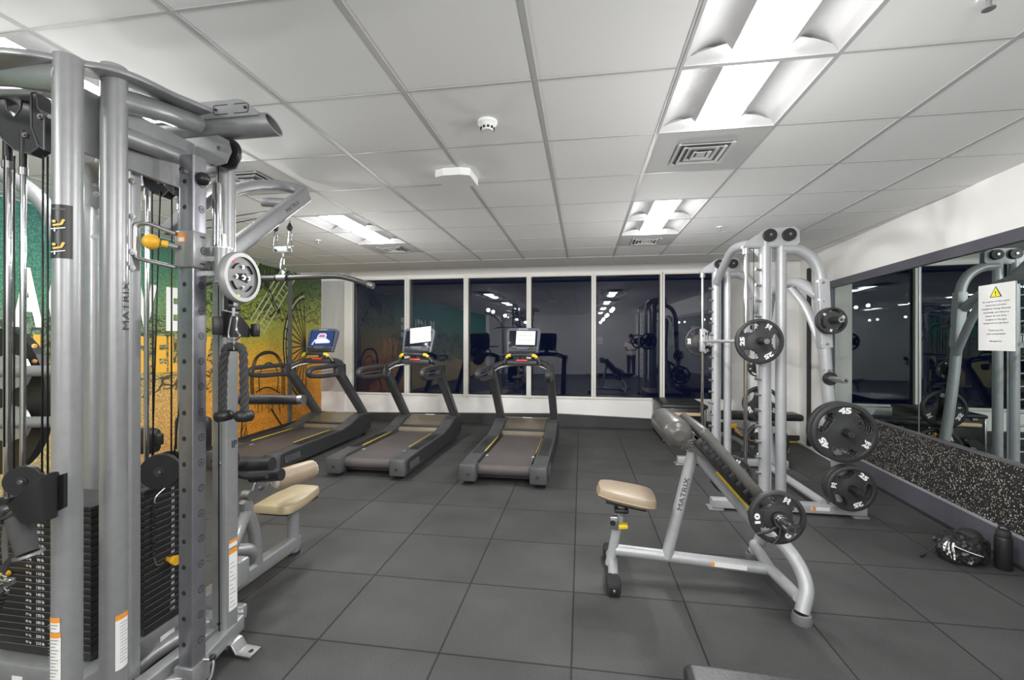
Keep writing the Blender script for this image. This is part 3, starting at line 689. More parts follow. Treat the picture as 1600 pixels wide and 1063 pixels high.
# ------------------------------------------------------------------ treadmills (local: +y towards the console)
HOODRIB = mat('grille_rib', (.16, .16, .165), .4)
def make_treadmill():
    world_origin(); t = thing('treadmill', (0, 0, 0), 'x', 'treadmill', 'treadmills in a row facing the windows')
    # frame below the deck
    b = MB(); b.b2((-.36, .12, .045), (.36, 1.95, .10), TREADD, bev=.01)
    for sx in (-1, 1): b.cyl((sx * .33, 2.06, .045), (sx * .39, 2.06, .045), .045, BLACKM); b.cyl((sx * .33, .16, 0.0), (sx * .33, .16, .06), .03, BLACKM)
    part(b, 'frame', t)
    # belt wrapped round its rear roller
    b = MB(); prof = []
    for i in range(9): a = math.pi * 1.5 - math.pi * i / 8; prof.append((.10 + .055 * math.cos(a), .135 + .055 * math.sin(a)))
    prof = [(.6, .08)] + prof + [(1.60, .19)]
    vs = []; fs = []
    for y, z in prof: vs += [(-.268, y, z), (.268, y, z)]
    for i in range(len(prof) - 1): fs.append((2 * i, 2 * i + 1, 2 * i + 3, 2 * i + 2))
    b.add(vs, fs, BELT, True); b.b2((-.255, .10, .10), (.255, 1.6, .182), TREADD); part(b, 'running_belt', t)
    # rails: top profile rises towards the posts
    for sx in (-1, 1):
        b = MB(); side = [(.0, .045), (.0, .185), (.02, .205), (.40, .218), (1.30, .226), (1.55, .262), (1.75, .325), (1.98, .355), (2.12, .34), (2.15, .28), (2.12, .11), (1.9, .05), (.3, .04)]
        b.prism([(y, z) for y, z in side], (sx * .365, 0, 0), Y, Z, .15, TREAD)
        b.prism([(y + .02, z * .9 + .012) for y, z in side], (sx * .442, 0, 0), Y, Z, .012, TREADD)
        for k in range(14): b.box((sx * .365 - .052 + .008 * k, .85, .2255), (.0025, .88, .002), TREADD)
        o = part(b, 'side_rail', t)
        c = MB(); c.b2((sx * .27, -.035, .04), (sx * .445, .10, .212), TREAD, bev=.018); c.b2((sx * .335, -.04, .10), (sx * .365, -.030, .125), BLACKM); c.bolt((sx * .35, -.036, .112), (0, -1, 0), .006)
        sub(c, 'end_cap', o)
        c = MB()
        c.box((sx * .4485, .235, .125), (.004, .31, .085), BLACKM)
        for k in range(11): c.box((sx * .4525, .10 + .026 * k, .125), (.006, .008, .078), HOODRIB, rot=Matrix.Rotation(R(14), 3, 'X'))
        sub(c, 'side_grille', o, 'black slanted vent slots')
        c = MB(); c.box((sx * .283, .87, .229), (.010 if sx < 0 else .004, .78, .008), YELLOWT, bev=.001); sub(c, 'foot_strip', o, 'yellow edge strip')
        c = MB()
        for k in range(3): c.box((sx * .255, .43 + .022 * k, .1925), (.035 - .008 * k, .006, .0016), WHITE)
        sub(c, 'belt_mark', o, 'small white marks on the belt')
    # motor hood
    b = MB(); hp = [(1.52, .205), (1.555, .245), (1.60, .262), (1.66, .258), (1.80, .298), (2.00, .345), (2.10, .34), (2.15, .27), (2.12, .1), (1.9, .06), (1.55, .08)]
    b.prism(hp, (0, 0, 0), Y, Z, .575, HOOD, smooth=False); part(b, 'motor_hood', t, 'glossy bronze-grey motor hood')
    b = MB(); b.box((0, 1.575, .262), (.575, .05, .022), TREADD, bev=.009); b.box((0, 2.02, .352), (.14, .03, .006), WHITEL, bev=.002); part(b, 'hood_lip', t)
    for sx in (-1, 1):     # leaning posts
        b = MB(); b.sweep([(sx * .385, 2.12, .14), (sx * .385, 2.02, .34), (sx * .375, 1.33, 1.02)], rrect(.10, .115, .02), POSTM, up=Vector((0, 1, .3))); b.bolt((sx * .43, 2.0, .22), (sx, 0, 0), .012)
        part(b, 'post', t)
        # side handle: a long loop with a slot
        b = MB(); L = [(sx * .385, 1.42, 1.10), (sx * .395, 1.12, 1.115), (sx * .40, .66, 1.105), (sx * .40, .58, 1.065), (sx * .40, .63, 1.015), (sx * .395, .85, .995), (sx * .39, 1.30, .99)]
        b.sweep(fillet(L, .05), rrect(.056, .066, .022), TREADD, up=X); b.b2((sx * .385 - .035, 1.22, .955), (sx * .385 + .035, 1.46, 1.13), TREADD, bev=.02)
        b.bolt((sx * .385, 1.215, .985), (0, -1, 0), .010)
        o = part(b, 'side_handle', t); c = MB(); c.sweep([(sx * .395, 1.18, 1.053), (sx * .40, .70, 1.05)], rrect(.012, .022, .005), STEEL, up=X)
        sub(c, 'handle_inlay', o, 'metal grey inlay bar')
    b = MB(); arc = [(-.385, 1.36, 1.10), (-.30, 1.45, 1.155), (-.15, 1.52, 1.185), (0, 1.54, 1.192), (.15, 1.52, 1.185), (.30, 1.45, 1.155), (.385, 1.36, 1.10)]
    b.sweep(curve(arc), rrect(.10, .046, .018), TREADD, up=Z); arc2 = [(x, y - .02, z - .055) for x, y, z in arc]; b.sweep(curve(arc2), rrect(.05, .030, .012), STEEL, up=Z)
    b.b2((-.20, 1.40, 1.135), (.20, 1.62, 1.20), TREADD, bev=.02); o = part(b, 'crossbar', t)
    c = MB(); c.b2((-.075, 1.385, 1.185), (.075, 1.43, 1.212), RED, bev=.008); sub(c, 'stop_button', o, 'red stop bar')
    b = MB()      # front grip arch with yellow ends
    g = [(-.235, 1.42, 1.165), (-.20, 1.38, 1.235), (-.165, 1.36, 1.262), (0, 1.345, 1.272), (.165, 1.36, 1.262), (.20, 1.38, 1.235), (.235, 1.42, 1.165)]
    b.tube(curve(g, 5), .016, STEEL, n=10); b.tube(curve(g[2:5], 5), .0215, TREADD, n=10); o = part(b, 'grip_arch', t)
    for sx in (-1, 1): c = MB(); c.tube([(sx * .195, 1.373, 1.238), (sx * .168, 1.36, 1.262), (sx * .135, 1.355, 1.266)], .0235, YELLOWT, n=10); sub(c, 'grip_end', o, 'yellow grip end')
    # console
    tilt = Matrix.Rotation(R(-20), 3, 'X'); cc = Vector((0, 1.52, 1.455))
    def cp(x, y, z): return cc + tilt @ Vector((x, y, z))
    b = MB(); b.prism([(-.205, -.165), (.205, -.165), (.228, .10), (.222, .155), (.19, .178), (0, .186), (-.19, .178), (-.222, .155), (-.228, .10)], cp(0, .02, 0), tilt @ X, tilt @ Z, .045, CONSOLE)
    b.box(cp(0, .055, -.02), (.20, .05, .20), TREADD, rot=tilt, bev=.015); b.tube([cp(0, .05, -.1), (0, 1.53, 1.19)], .045, TREADD); o = part(b, 'console', t, 'slate blue-grey console head')
    c = MB(); c.box(cp(0, -.0045, .025), (.375, .008, .235), SCREEN, rot=tilt, bev=.003); sub(c, 'screen', o, 'dark screen')
    c = MB(); c.box(cp(0, -.012, -.135), (.36, .03, .05), TREADD, rot=tilt, bev=.008); c.prism([(-.09, .02), (.09, .02), (.065, -.02), (-.065, -.02)], cp(0, -.03, -.115), tilt @ X, tilt @ Z, .01, CONSOLE); sub(c, 'tray', o)
    c = MB(); c.text('MATRIX', cp(0, -.0035, .166), tilt @ X, tilt @ Z, .012, WHITE, bold=.02, width=.13)
    for k in range(6): c.box(cp(-.15 + .06 * k, -.0045, -.10), (.018, .003, .009), GREYPRINT, rot=tilt)
    sub(c, 'console_lettering', o)
    return t
TMX = (-3.72, -2.265, -.79)
tm = make_treadmill()
TM = [tm, copy_tree(tm), copy_tree(tm)]
for o, x, yy, lab in zip(TM, TMX, (4.46, 4.46, 4.42), ('treadmill nearest the mural with a lit screen and no paper', 'middle treadmill with a crooked paper notice on its console', 'right-hand treadmill in front of the windows with a straight paper notice')):
    o.location = (x, yy, 0); o['label'] = lab
# the lit screen on the treadmill by the mural
world_origin(); tilt = Matrix.Rotation(R(-20), 3, 'X'); cc = Vector((0, 1.52, 1.455))
def cp(x, y, z): return cc + tilt @ Vector((x, y, z))
con = [c for c in kids(TM[0]) if c.name.startswith('console')][0]
b = MB(); SB = mat('screen_navy', (.01, .02, .06), .3, emit=(.012, .022, .075), es=1.0); SW = mat('screen_light', (.3, .3, .4), .3, emit=(.32, .34, .48), es=1.0); SR = mat('screen_rose', (.3, .1, .15), .3, emit=(.30, .10, .16), es=1.0)
def sq(pts, m, d): b.add([cp(x, -.0095 - d, z) for x, z in pts], [tuple(range(len(pts)))], m)
sq([(-.175, -.085), (.175, -.085), (.175, .135), (-.175, .135)], SB, 0)
sq([(-.08, -.05), (.13, -.04), (.14, -.015), (.07, .03), (-.07, .03), (-.10, -.01)], SW, .001); sq([(-.075, .035), (.065, .035), (.07, .075), (.05, .105), (-.04, .105), (-.065, .08)], SW, .001)
sq([(-.055, .045), (.05, .045), (.045, .09), (-.035, .09)], SR, .002); sq([(-.055, .058), (.05, .058), (.05, .068), (-.055, .068)], SB, .003); sq([(-.14, -.07), (-.12, -.07), (-.09, .01), (-.10, .015)], SW, .001)
so = part(b, 'screen_picture', con, 'lit screen showing a pale car shape')
# paper notices resting on two consoles
def notice(loc, w, h, rz, lab):
    t = thing('paper_notice', loc, lab, 'paper notice', None); q = tilt @ Matrix.Rotation(R(rz), 3, 'Y')
    b = MB(); b.box(loc, (w, .0015, h), PAPER, rot=q); part(b, 'sheet', t)
    b = MB()
    for k, (s_, hh, ww) in enumerate((('THIS MACHINE', .012, .50), ('PLEASE USE', .020, .62), ('another machine today', .010, .70), ('SOCIAL DISTANCE', .020, .78), ('thank you', .010, .45))):
        b.text(s_, Vector(loc) + q @ Vector((0, -.0015, h * (.36 - .17 * k))), q @ X, q @ Z, hh * .8, GREYPRINT, bold=.01, width=w * ww)
    part(b, 'printed_lines', t, 'grey printed lines')
notice(Vector((TMX[1], 4.46, 0)) + cp(.035, -.028, .075), .30, .225, -7, 'crooked white notice taped over the middle treadmill console')
notice(Vector((TMX[2], 4.42, 0)) + cp(.035, -.016, .035), .255, .195, 1, 'straight white notice on the right-hand treadmill screen')

# ------------------------------------------------------------------ smith machine
UX, RXB, YN, YF = 1.53, 1.38, 4.14, 5.57       # upright X, guide-rod X, near and far side frames
sm = thing('smith_machine', (1.7, 4.85, 0), 'tall silver smith machine standing near the mirror wall with plates on its horns', 'smith machine')
def rear_x(z): return 1.97 + (1.9 - z) / 1.9 * .19 - .03 * math.sin(math.pi * min(1, z / 1.9))
HORNS = (1.62, 1.145, .725, .275)
for Yf, near in ((YN, True), (YF, False)):
    b = MB(); o_ = -1 if near else 1
    b.rtube([(1.10, Yf, .055), (2.30, Yf, .055)], .085, .075, SILVER_L); part(b, 'base_beam', sm)
    for xx in (1.13, 2.25): c = MB(); c.box((xx, Yf, .008), (.12, .13, .016), SILVER, bev=.004); part(c, 'foot_plate', sm)
    b = MB(); b.tube([(UX, Yf, .05), (UX, Yf, 2.32)], .045, SILVER_L, n=20)
    b.box((UX + .045, Yf - .0, 1.2), (.02, .01, 2.2), SILVER_L); o = part(b, 'rack_upright', sm)
    for k in range(14):
        z = .33 + .133 * k; c = MB(); c.cyl((UX - .035, Yf - .02, z), (UX - .075, Yf - .03, z + .006), .011, STEEL, n=10); c.cyl((UX - .072, Yf - .03, z + .006), (UX - .082, Yf - .032, z + .007), .016, STEEL, n=10); sub(c, 'rack_peg', o)
    b = MB(); b.tube([(UX + .13, Yf, .05), (UX + .13, Yf, 2.32)], .042, SILVER_L, n=20); part(b, 'rear_upright', sm)
    b = MB(); b.tube([(RXB, Yf, .12), (RXB, Yf, 2.26)], .016, CHROME, n=14); b.cyl((RXB, Yf, 2.20), (RXB, Yf, 2.26), .03, STEEL); b.cyl((RXB, Yf, .12), (RXB, Yf, .18), .03, BLACKM)
    part(b, 'guide_rod', sm, 'chrome guide rod')
    b = MB(); b.rtube([(RXB - .06, Yf, .13), (UX, Yf, .13)], .05, .05, SILVER_L); part(b, 'rod_bracket', sm)
    b = MB(); b.tube([(RXB + .07, Yf + .02, 1.45), (RXB + .07, Yf + .02, 2.30)], .003, CABLE, n=6); part(b, 'cable', sm)
    # pulley head
    b = MB(); hd = [(-.20, .0), (-.16, .05), (-.02, .145), (.20, .155), (.235, .12), (.24, .02), (.22, .0)]
    b.prism(hd, (UX + .02, Yf - .035 * 1, 2.26), X, Z, .012, SILVER_L); b.prism(hd, (UX + .02, Yf + .035, 2.26), X, Z, .012, SILVER_L); b.b2((UX - .18, Yf - .03, 2.25), (UX + .24, Yf + .03, 2.275), SILVER_L)
    o = part(b, 'pulley_head', sm)
    for xx in ((UX + .02, UX + .17)):
        c = MB(); c.lathe([(0, -.02), (.052, -.02), (.052, -.008), (.044, 0), (.052, .008), (.052, .02), (0, .02)], BLACK, org=(xx, Yf - .055, 2.345), axis=(0, 1, 0)); c.bolt((xx, Yf - .076, 2.345), (0, -1, 0), .012); sub(c, 'pulley_wheel', o, 'black pulley wheel')
    # arch over to the rear post and the leaning rear post
    b = MB(); zz = [(UX + .13, Yf, 2.235), (UX + .26, Yf, 2.225), (UX + .37, Yf, 2.15), (UX + .43, Yf, 2.02), (rear_x(1.85), Yf, 1.85)]
    zz += [(rear_x(z), Yf, z) for z in (1.5, 1.2, .9, .6, .3, .08)]
    b.tube(curve(zz, 5), .047, SILVER_L, n=20); o = part(b, 'rear_post', sm)
    for z in (1.95, 1.80, 1.55, 1.44, 1.22, .90):
        for dx in (-.05, .045): c = MB(); c.bolt((rear_x(z) + dx * .7, Yf + o_ * .034, z), (dx * 8, o_, 0), .012); sub(c, 'bolt', o)
        c = MB(); c.bolt((rear_x(z), Yf + o_ * .046, z - .01), (0, o_, 0), .013); sub(c, 'bolt', o)
    b = MB(); b.rtube([(rear_x(1.9) - .0, Yf - .0, 1.97), (rear_x(1.4) + .0, Yf, 1.40)], .09, .100, SILVER_L, up=Y); part(b, 'post_sleeve', sm)
    for z in HORNS:
        b = MB(); xx = rear_x(z); b.cyl((xx, Yf + o_ * .04, z), (xx, Yf + o_ * .060, z), .055, BLACK, n=24); b.cyl((xx, Yf + o_ * .06, z), (xx, Yf + o_ * .27, z), .0235, STEEL if z == HORNS[1] else BLACK, n=18)
        b.cyl((xx, Yf + o_ * .268, z), (xx, Yf + o_ * .276, z), .021, CHROME, n=18); b.cyl((xx, Yf + o_ * .275, z), (xx, Yf + o_ * .279, z), .009, BLACKM, n=10); part(b, 'storage_horn', sm)
# cross members
b = MB(); b.tube(curve([(UX, YF - .03, 2.13), (UX, YF - .25, 2.26), (UX, 4.95, 2.40), (UX, 4.45, 2.34), (UX, YN + .03, 2.20)], 8), .042, SILVER_L, n=20); part(b, 'cross_arch', sm)
b = MB(); b.tube(curve([(1.95, YF - .02, 1.80), (1.96, 5.25, 1.92), (1.96, 4.85, 2.01), (1.96, 4.5, 1.99), (1.97, YN + .02, 1.83)], 8), .046, SILVER_L, n=20); part(b, 'cross_arch', sm)
b = MB(); b.tube(curve([(1.96, 4.64, 1.95), (2.0, 4.42, 1.72), (2.02, YN + .03, 1.32)], 6), .036, SILVER_L, n=18); part(b, 'diagonal_brace', sm)
b = MB(); b.tube(curve([(1.96, 5.1, 1.95), (2.0, 5.30, 1.72), (2.02, YF - .03, 1.32)], 6), .036, SILVER_L, n=18); part(b, 'diagonal_brace', sm)
b = MB(); b.tube([(2.0, YN, .09), (2.0, YF, .09)], .036, SILVER_L, n=18); part(b, 'rear_crossbar', sm)
b = MB(); b.rtube([(2.03, YN - .046, .10), (2.13, YN - .046, .10)], .001, .03, WHITEL); b.box((1.95, YN - .044, .06), (.14, .002, .03), WHITEL); b.box((1.90, YN - .0445, .06), (.03, .002, .03), ORANGE); part(b, 'warning_label', sm, 'orange and white label')
# travelling carriages
for Yf in (YN, YF):
    b = MB(); b.b2((RXB - .028, Yf - .03, 1.33), (RXB + .028, Yf + .03, 1.60), SILVER_L, bev=.008); b.prism([(-.02, -.07), (.09, -.04), (.14, .02), (.14, .12), (.11, .16), (.08, .10), (-.02, .05)], (RXB + .02, Yf + .028, 1.45), X, Z, .012, SILVER_L)
    b.bolt((RXB - .0, Yf - .032, 1.52), (0, -1, 0), .01); part(b, 'bar_carriage', sm)
BZ = 1.452
b = MB(); b.tube([(RXB + .01, 3.80, BZ), (RXB + .01, 5.93, BZ)], .0155, mat('satin_bar', (.62, .61, .59), .45, .55), n=16)
b.cyl((RXB + .01, 3.72, BZ), (RXB + .01, YN - .06, BZ), .024, BLACK, n=20); b.cyl((RXB + .01, YF + .06, BZ), (RXB + .01, 5.96, BZ), .024, BLACK, n=20); b.cyl((RXB + .01, 3.712, BZ), (RXB + .01, 3.72, BZ), .021, CHROME)
b.cyl((RXB + .01, YN - .06, BZ), (RXB + .01, YN - .045, BZ), .04, STEEL); b.cyl((RXB + .01, YF + .045, BZ), (RXB + .01, YF + .06, BZ), .04, STEEL); part(b, 'press_bar', sm, 'chrome press bar')
G_ = 'weight plates stored on the smith machine'
bx = RXB + .01
weight_plate('25', (bx, 3.87, BZ), 'black 25 plate on the near end of the smith bar', 90)
weight_plate('25', (bx, 5.70, BZ), 'black 25 plate on the far end of the smith bar', 90)
hx = [rear_x(z) for z in HORNS]
weight_plate('5', (hx[0], YN - .105, HORNS[0]), 'back small 5 plate on the top near storage horn', 50)
weight_plate('5', (hx[0], YN - .146, HORNS[0]), 'front small 5 plate on the top near storage horn', 50)
weight_plate('45', (hx[2], YN - .100, HORNS[2]), 'back large 45 plate on the near storage post', 0)
weight_plate('45', (hx[2], YN - .166, HORNS[2]), 'front large 45 plate on the near storage post, number upright', 0)
weight_plate('25', (hx[3], YN - .098, HORNS[3]), 'back 25 plate on the lowest near storage horn', 200)
weight_plate('25', (hx[3], YN - .152, HORNS[3]), 'front 25 plate on the lowest near storage horn', 200)
weight_plate('5', (hx[1], YF + .10, HORNS[1]), 'small plate on the far storage post seen past the uprights', -20)
weight_plate('35', (hx[2] - .0, YF + .10, HORNS[2]), 'black 35 plate on the far storage post above the lowest', 0)
weight_plate('45', (hx[3] - .0, YF + .10, HORNS[3]), 'large 45 plate on the lowest far storage horn', 35)

# ------------------------------------------------------------------ preacher curl bench with its curl bar
PY = 2.87
pb = thing('preacher_bench', (.65, PY, 0), 'silver preacher curl bench with worn grey arm pad and tan seat', 'preacher bench')
b = MB(); b.tube([(.20, PY, .155), (1.09, PY, .105)], .034, SILVER_L, n=20); o = part(b, 'base_beam', pb)
b = MB(); b.box((.86, PY - .0345, .119), (.19, .002, .026), WHITEL, rot=Matrix.Rotation(R(3.2), 3, 'Y')); b.box((.765, PY - .0350, .124), (.018, .002, .026), ORANGE, rot=Matrix.Rotation(R(3.2), 3, 'Y')); sub(b, 'warning_label', o, 'white label with orange end')
b = MB(); b.rtube([(.505, PY, .13), (.66, PY, .785)], .062, .082, SILVER_L, up=Y, rad=.028); o = part(b, 'upright_post', pb)
b = MB(); d = Vector((.150, 0, .67)).normalized(); b.text('MATRIX', Vector((.594, PY - .0415, .535)) + d * 0, d, Vector((-d.z, 0, d.x)), .028, DARKPRINT, bold=.0, width=.20)
sub(b, 'post_lettering', o, 'dark lettering running up the post')
b = MB(); b.rtube([(.625, PY, .835), (1.035, PY, .345)], .070, .080, SILVER_L, up=Y, rad=.03); b.cyl((.625, PY, .835), (.618, PY, .843), .03, SILVER_L); part(b, 'incline_beam', pb)
b = MB(); b.box((.87, PY - .042, .575), (.27, .003, .014), YELLOWT, rot=Matrix.Rotation(R(49), 3, 'Y')); part(b, 'yellow_stripe', pb, 'thin yellow stripe along the pad frame')
# rear legs: bowed tubes each side and the floor crossbar
for s_ in (-1, 1):
    b = MB(); b.tube(curve([(.98, PY, .42), (1.05, PY + s_ * .10, .375), (1.13, PY + s_ * .22, .28), (1.155, PY + s_ * .30, .17), (1.12, PY + s_ * .335, .05)], 7), .036, SILVER_L, n=20); o = part(b, 'rear_leg', pb)
    b = MB(); b.lathe([(0, 0), (.048, 0), (.050, .02), (.044, .045), (.036, .05)], mat('grey_rubber', (.16, .16, .165), .6), org=(1.118, PY + s_ * .337, 0), axis=Z); sub(b, 'rubber_foot', o)
b = MB(); b.tube([(1.115, PY - .31, .115), (1.09, PY, .11), (1.115, PY + .31, .115)], .032, SILVER_L, n=18); part(b, 'rear_crossbar', pb)
# front foot, seat post, seat
b = MB(); b.tube([(.175, PY - .21, .05), (.185, PY, .075), (.175, PY + .21, .05)], .030, SILVER_L, n=16); o = part(b, 'front_crossbar', pb)
for s_ in (-1, 1):
    b = MB(); b.b2((.135, PY + s_ * .14, 0), (.215, PY + s_ * .27, .085), BLACKM, bev=.02); b.b2((.15, PY + s_ * .268, .015), (.20, PY + s_ * .276, .065), BLACK, bev=.004); b.bolt((.175, PY + s_ * .274, .045), (0, s_, 0), .009); sub(b, 'rubber_end', o)
b = MB(); b.rtube([(.165, PY, .06), (.225, PY, .37)], .055, .062, SILVER_L, up=Y, rad=.02); part(b, 'seat_post', pb)
b = MB(); b.rtube([(.222, PY, .33), (.238, PY, .43)], .046, .046, STEEL, up=Y); b.box((.235, PY, .405), (.085, .085, .028), BLACK, bev=.01); part(b, 'seat_stem', pb)
b = MB(); b.box((.19, PY - .045, .34), (.055, .04, .085), STEEL, bev=.01); b.cyl((.18, PY - .055, .345), (.18, PY - .075, .345), .016, BLACK); o = part(b, 'adjuster', pb)
b = MB(); b.box((.225, PY - .035, .318), (.095, .05, .030), YELLOWT, rot=Matrix.Rotation(R(-4), 3, 'Y'), bev=.010); sub(b, 'adjuster_lever', o, 'yellow adjustment lever')
st = Matrix.Rotation(R(9), 3, 'Y')
b = MB(); poly = [(-.17, -.10), (-.10, -.135), (.10, -.15), (.165, -.13), (.175, 0), (.165, .13), (.10, .15), (-.10, .135), (-.17, .10), (-.18, 0)]
def pad_slab(b, poly, c, rot, th, m, edge=.014):
    n = len(poly); P = fillet([Vector((x, y, 0)) for x, y in poly] + [Vector((*poly[0], 0))], .05, 5); P = P[:-1]; cx = sum(p.x for p in P) / len(P); cy = sum(p.y for p in P) / len(P)
    ringz = [(-th / 2, .90), (-th / 2 + edge, 1.0), (th / 2 - edge * 1.4, 1.0), (th / 2 - edge * .3, .965), (th / 2, .90)]
    vs = []; k = len(P)
    for z, s_ in ringz: vs += [Vector(c) + rot @ Vector((cx + (p.x - cx) * s_, cy + (p.y - cy) * s_, z)) for p in P]
    fs = [(i * k + j, i * k + (j + 1) % k, (i + 1) * k + (j + 1) % k, (i + 1) * k + j) for i in range(4) for j in range(k)]
    b.add(vs, fs, m, True); b.add(vs[:k], [tuple(range(k))[::-1]], m); b.add(vs[-k:], [tuple(range(k))], m, True)
pad_slab(b, poly, (.265, PY, .505), st, .062, TANPAD); o = part(b, 'seat', pb, 'tan vinyl seat')
b = MB(); b.tube([Vector((.265, PY, .505)) + st @ Vector((x * 1.003, y * 1.003, -.012)) for x, y in [(p.x, p.y) for p in fillet([Vector((*q, 0)) for q in poly] + [Vector((*poly[0], 0))], .05, 5)[:-1]]], .004, TANPIPE, n=6, closed=True)
sub(b, 'seat_piping', o)
b = MB(); b.box((.258, PY, .458), (.24, .18, .020), BLACKM, rot=st, bev=.004); part(b, 'seat_board', pb)
# arm pad: long slab hung on the incline with a thick rolled top
inc = Vector((.45, 0, -.52)).normalized(); nrm = Vector((.52, 0, .45)).normalized()
A0 = Vector((.60, PY, .845)) + nrm * .075 - inc * .08
rotp = Matrix((inc, Y, nrm)).transposed()
b = MB(); b.box(A0 + inc * .29 + nrm * .035, (.56, .54, .062), GREYPAD, rot=rotp, bev=.026, seg=4)
part(b, 'arm_pad', pb, 'worn grey vinyl arm pad')
b = MB(); rc = Vector((.525, PY, .930))
b.tube([rc + Y * t for t in (-.275, -.268, -.245, -.20, 0, .20, .245, .268, .275)], .082, GREYPAD, n=28, scales=[.35, .70, .93, 1.0, 1.0, 1.0, .93, .70, .35])
b.prism([(.0, .03), (.02, .075), (.14, .075), (.17, .03), (.10, .0), (.03, -.02)], rc + inc * .03, inc, nrm, .46, GREYPAD)
for k in range(6):
    a = R(-60 + k * 24); q = rc - Y * .252 + inc * .045; dv = (inc * math.cos(a) + nrm * math.sin(a)); b.tube([q + dv * .045 - Y * .004, q + dv * .012 - Y * .012], .009, GREYPAD, n=6)
part(b, 'rolled_pad_top', pb, 'thick grey rolled top of the arm pad with bunched end')
b = MB(); b.box(A0 + inc * .30 - nrm * .012, (.54, .46, .014), BLACKM, rot=rotp); b.box(A0 + inc * .30 - nrm * .018 - Y * .24, (.50, .02, .05), BLACK, rot=rotp, bev=.004)
for k in range(8): b.box(A0 + inc * (.08 + .055 * k) - nrm * .004 - Y * .272, (.022, .006, .036), BLACKM, rot=rotp, bev=.003)
part(b, 'pad_board', pb)
BX, BZC = .985, .548
for s_ in (-1, 1):
    b = MB(); yb = PY + s_ * .20; b.tube([(.90, yb, .50), (BX - .01, yb, BZC - .045), (BX + .04, yb, BZC - .01), (BX + .045, yb, BZC + .06)], .012, STEEL, fil=.02, n=10); b.tube([(BX - .075, yb, BZC - .0), (BX - .02, yb, BZC + .09)], .014, SILVER_L, n=10); part(b, 'bar_hook', pb)
world_origin()
cb = thing('curl_bar', (BX, PY, BZC), 'chrome curl bar resting on the preacher bench hooks between two 10 plates', 'barbell')
b = MB(); pts = [(BX, PY - .34, BZC), (BX, PY - .25, BZC), (BX + .02, PY - .15, BZC + .035), (BX, PY - .06, BZC), (BX, PY + .06, BZC), (BX + .02, PY + .15, BZC + .035), (BX, PY + .25, BZC), (BX, PY + .34, BZC)]
b.tube(fillet(pts, .03), .014, CHROME, n=14); part(b, 'shaft', cb)
for s_ in (-1, 1):
    b = MB(); b.cyl((BX, PY + s_ * .33, BZC), (BX, PY + s_ * .535, BZC), .0245, CHROME, n=24); b.cyl((BX, PY + s_ * .325, BZC), (BX, PY + s_ * .345, BZC), .036, CHROME, n=24); b.cyl((BX, PY + s_ * .532, BZC), (BX, PY + s_ * .537, BZC), .012, BLACKM); o = part(b, 'sleeve', cb)
    b = MB(); q = Vector((BX, PY + s_ * .415, BZC)); b.lathe([(.026, -.012), (.034, -.012), (.034, .012), (.026, .012)], CHROME, org=q, axis=Y)
    b.tube([q + Vector((-.01, 0, -.03)), q + Vector((-.06, s_ * .012, -.055)), q + Vector((-.115, s_ * .015, -.070))], .008, BLACK, n=8); b.tube([q + Vector((.0, 0, -.032)), q + Vector((-.01, s_ * .01, -.075)), q + Vector((-.035, s_ * .01, -.115))], .008, BLACK, n=8)
    sub(b, 'spring_clip', o, 'spring collar with black grips')
weight_plate('10', (BX, PY - .37, BZC), 'black 10 plate on the near end of the curl bar', 95)
weight_plate('10', (BX, PY + .37, BZC), 'black 10 plate on the far end of the curl bar', 95)
# ---- left foreground
# ------------------------------------------------------------------ multi-station cable machine (left foreground)
cm = thing('cable_machine', (-1.95, 1.6, 0), 'large silver multi-station cable machine with weight stacks in the left foreground', 'cable machine')
P1, P2, PR = .038, .0385, .05
p1, p2 = Vector((-1.640, 1.210, 0)), Vector((-1.647, 1.360, 0))
def ztube(b, p, z0, z1, r, m, n=28): b.tube([Vector((p.x, p.y, z0)), Vector((p.x, p.y, z1))], r, m, n=n); return b
def patch(b, c, r, px0, px1, z0, z1, m, D):
    """label wrapped on a round post, between two photo columns"""
    to = Vector((-c.x, -c.y, 0)).normalized(); rt = Vector((-to.y, to.x, 0)); R_ = r * FPX / D
    pc = CXP + FPX * (c.x * CS + c.y * SN) / depth(c.x, c.y)
    a0, a1 = [math.asin(max(-.98, min(.98, (p - pc) / R_))) for p in (px0, px1)]
    vs = []
    for k in range(7):
        a = a0 + (a1 - a0) * k / 6; d = to * math.cos(a) - rt * math.sin(a) if (rt.x * CS + rt.y * SN) < 0 else to * math.cos(a) + rt * math.sin(a)
        for z in (z0, z1): vs.append(Vector((c.x, c.y, 0)) + d * (r + .0012) + Z * z)
    b.add(vs, [(2 * k, 2 * k + 2, 2 * k + 3, 2 * k + 1) for k in range(6)], m, True)
    a = (a0 + a1) / 2; s_ = -1 if (rt.x * CS + rt.y * SN) < 0 else 1; d = to * math.cos(a) + rt * (s_ * math.sin(a)); tn = rt * (s_ * math.cos(a)) - to * math.sin(a)
    return Vector((c.x, c.y, 0)) + d * (r + .003), tn
def zp(py, c): return EYE - (py - CYP) / FPX * depth(c.x, c.y)
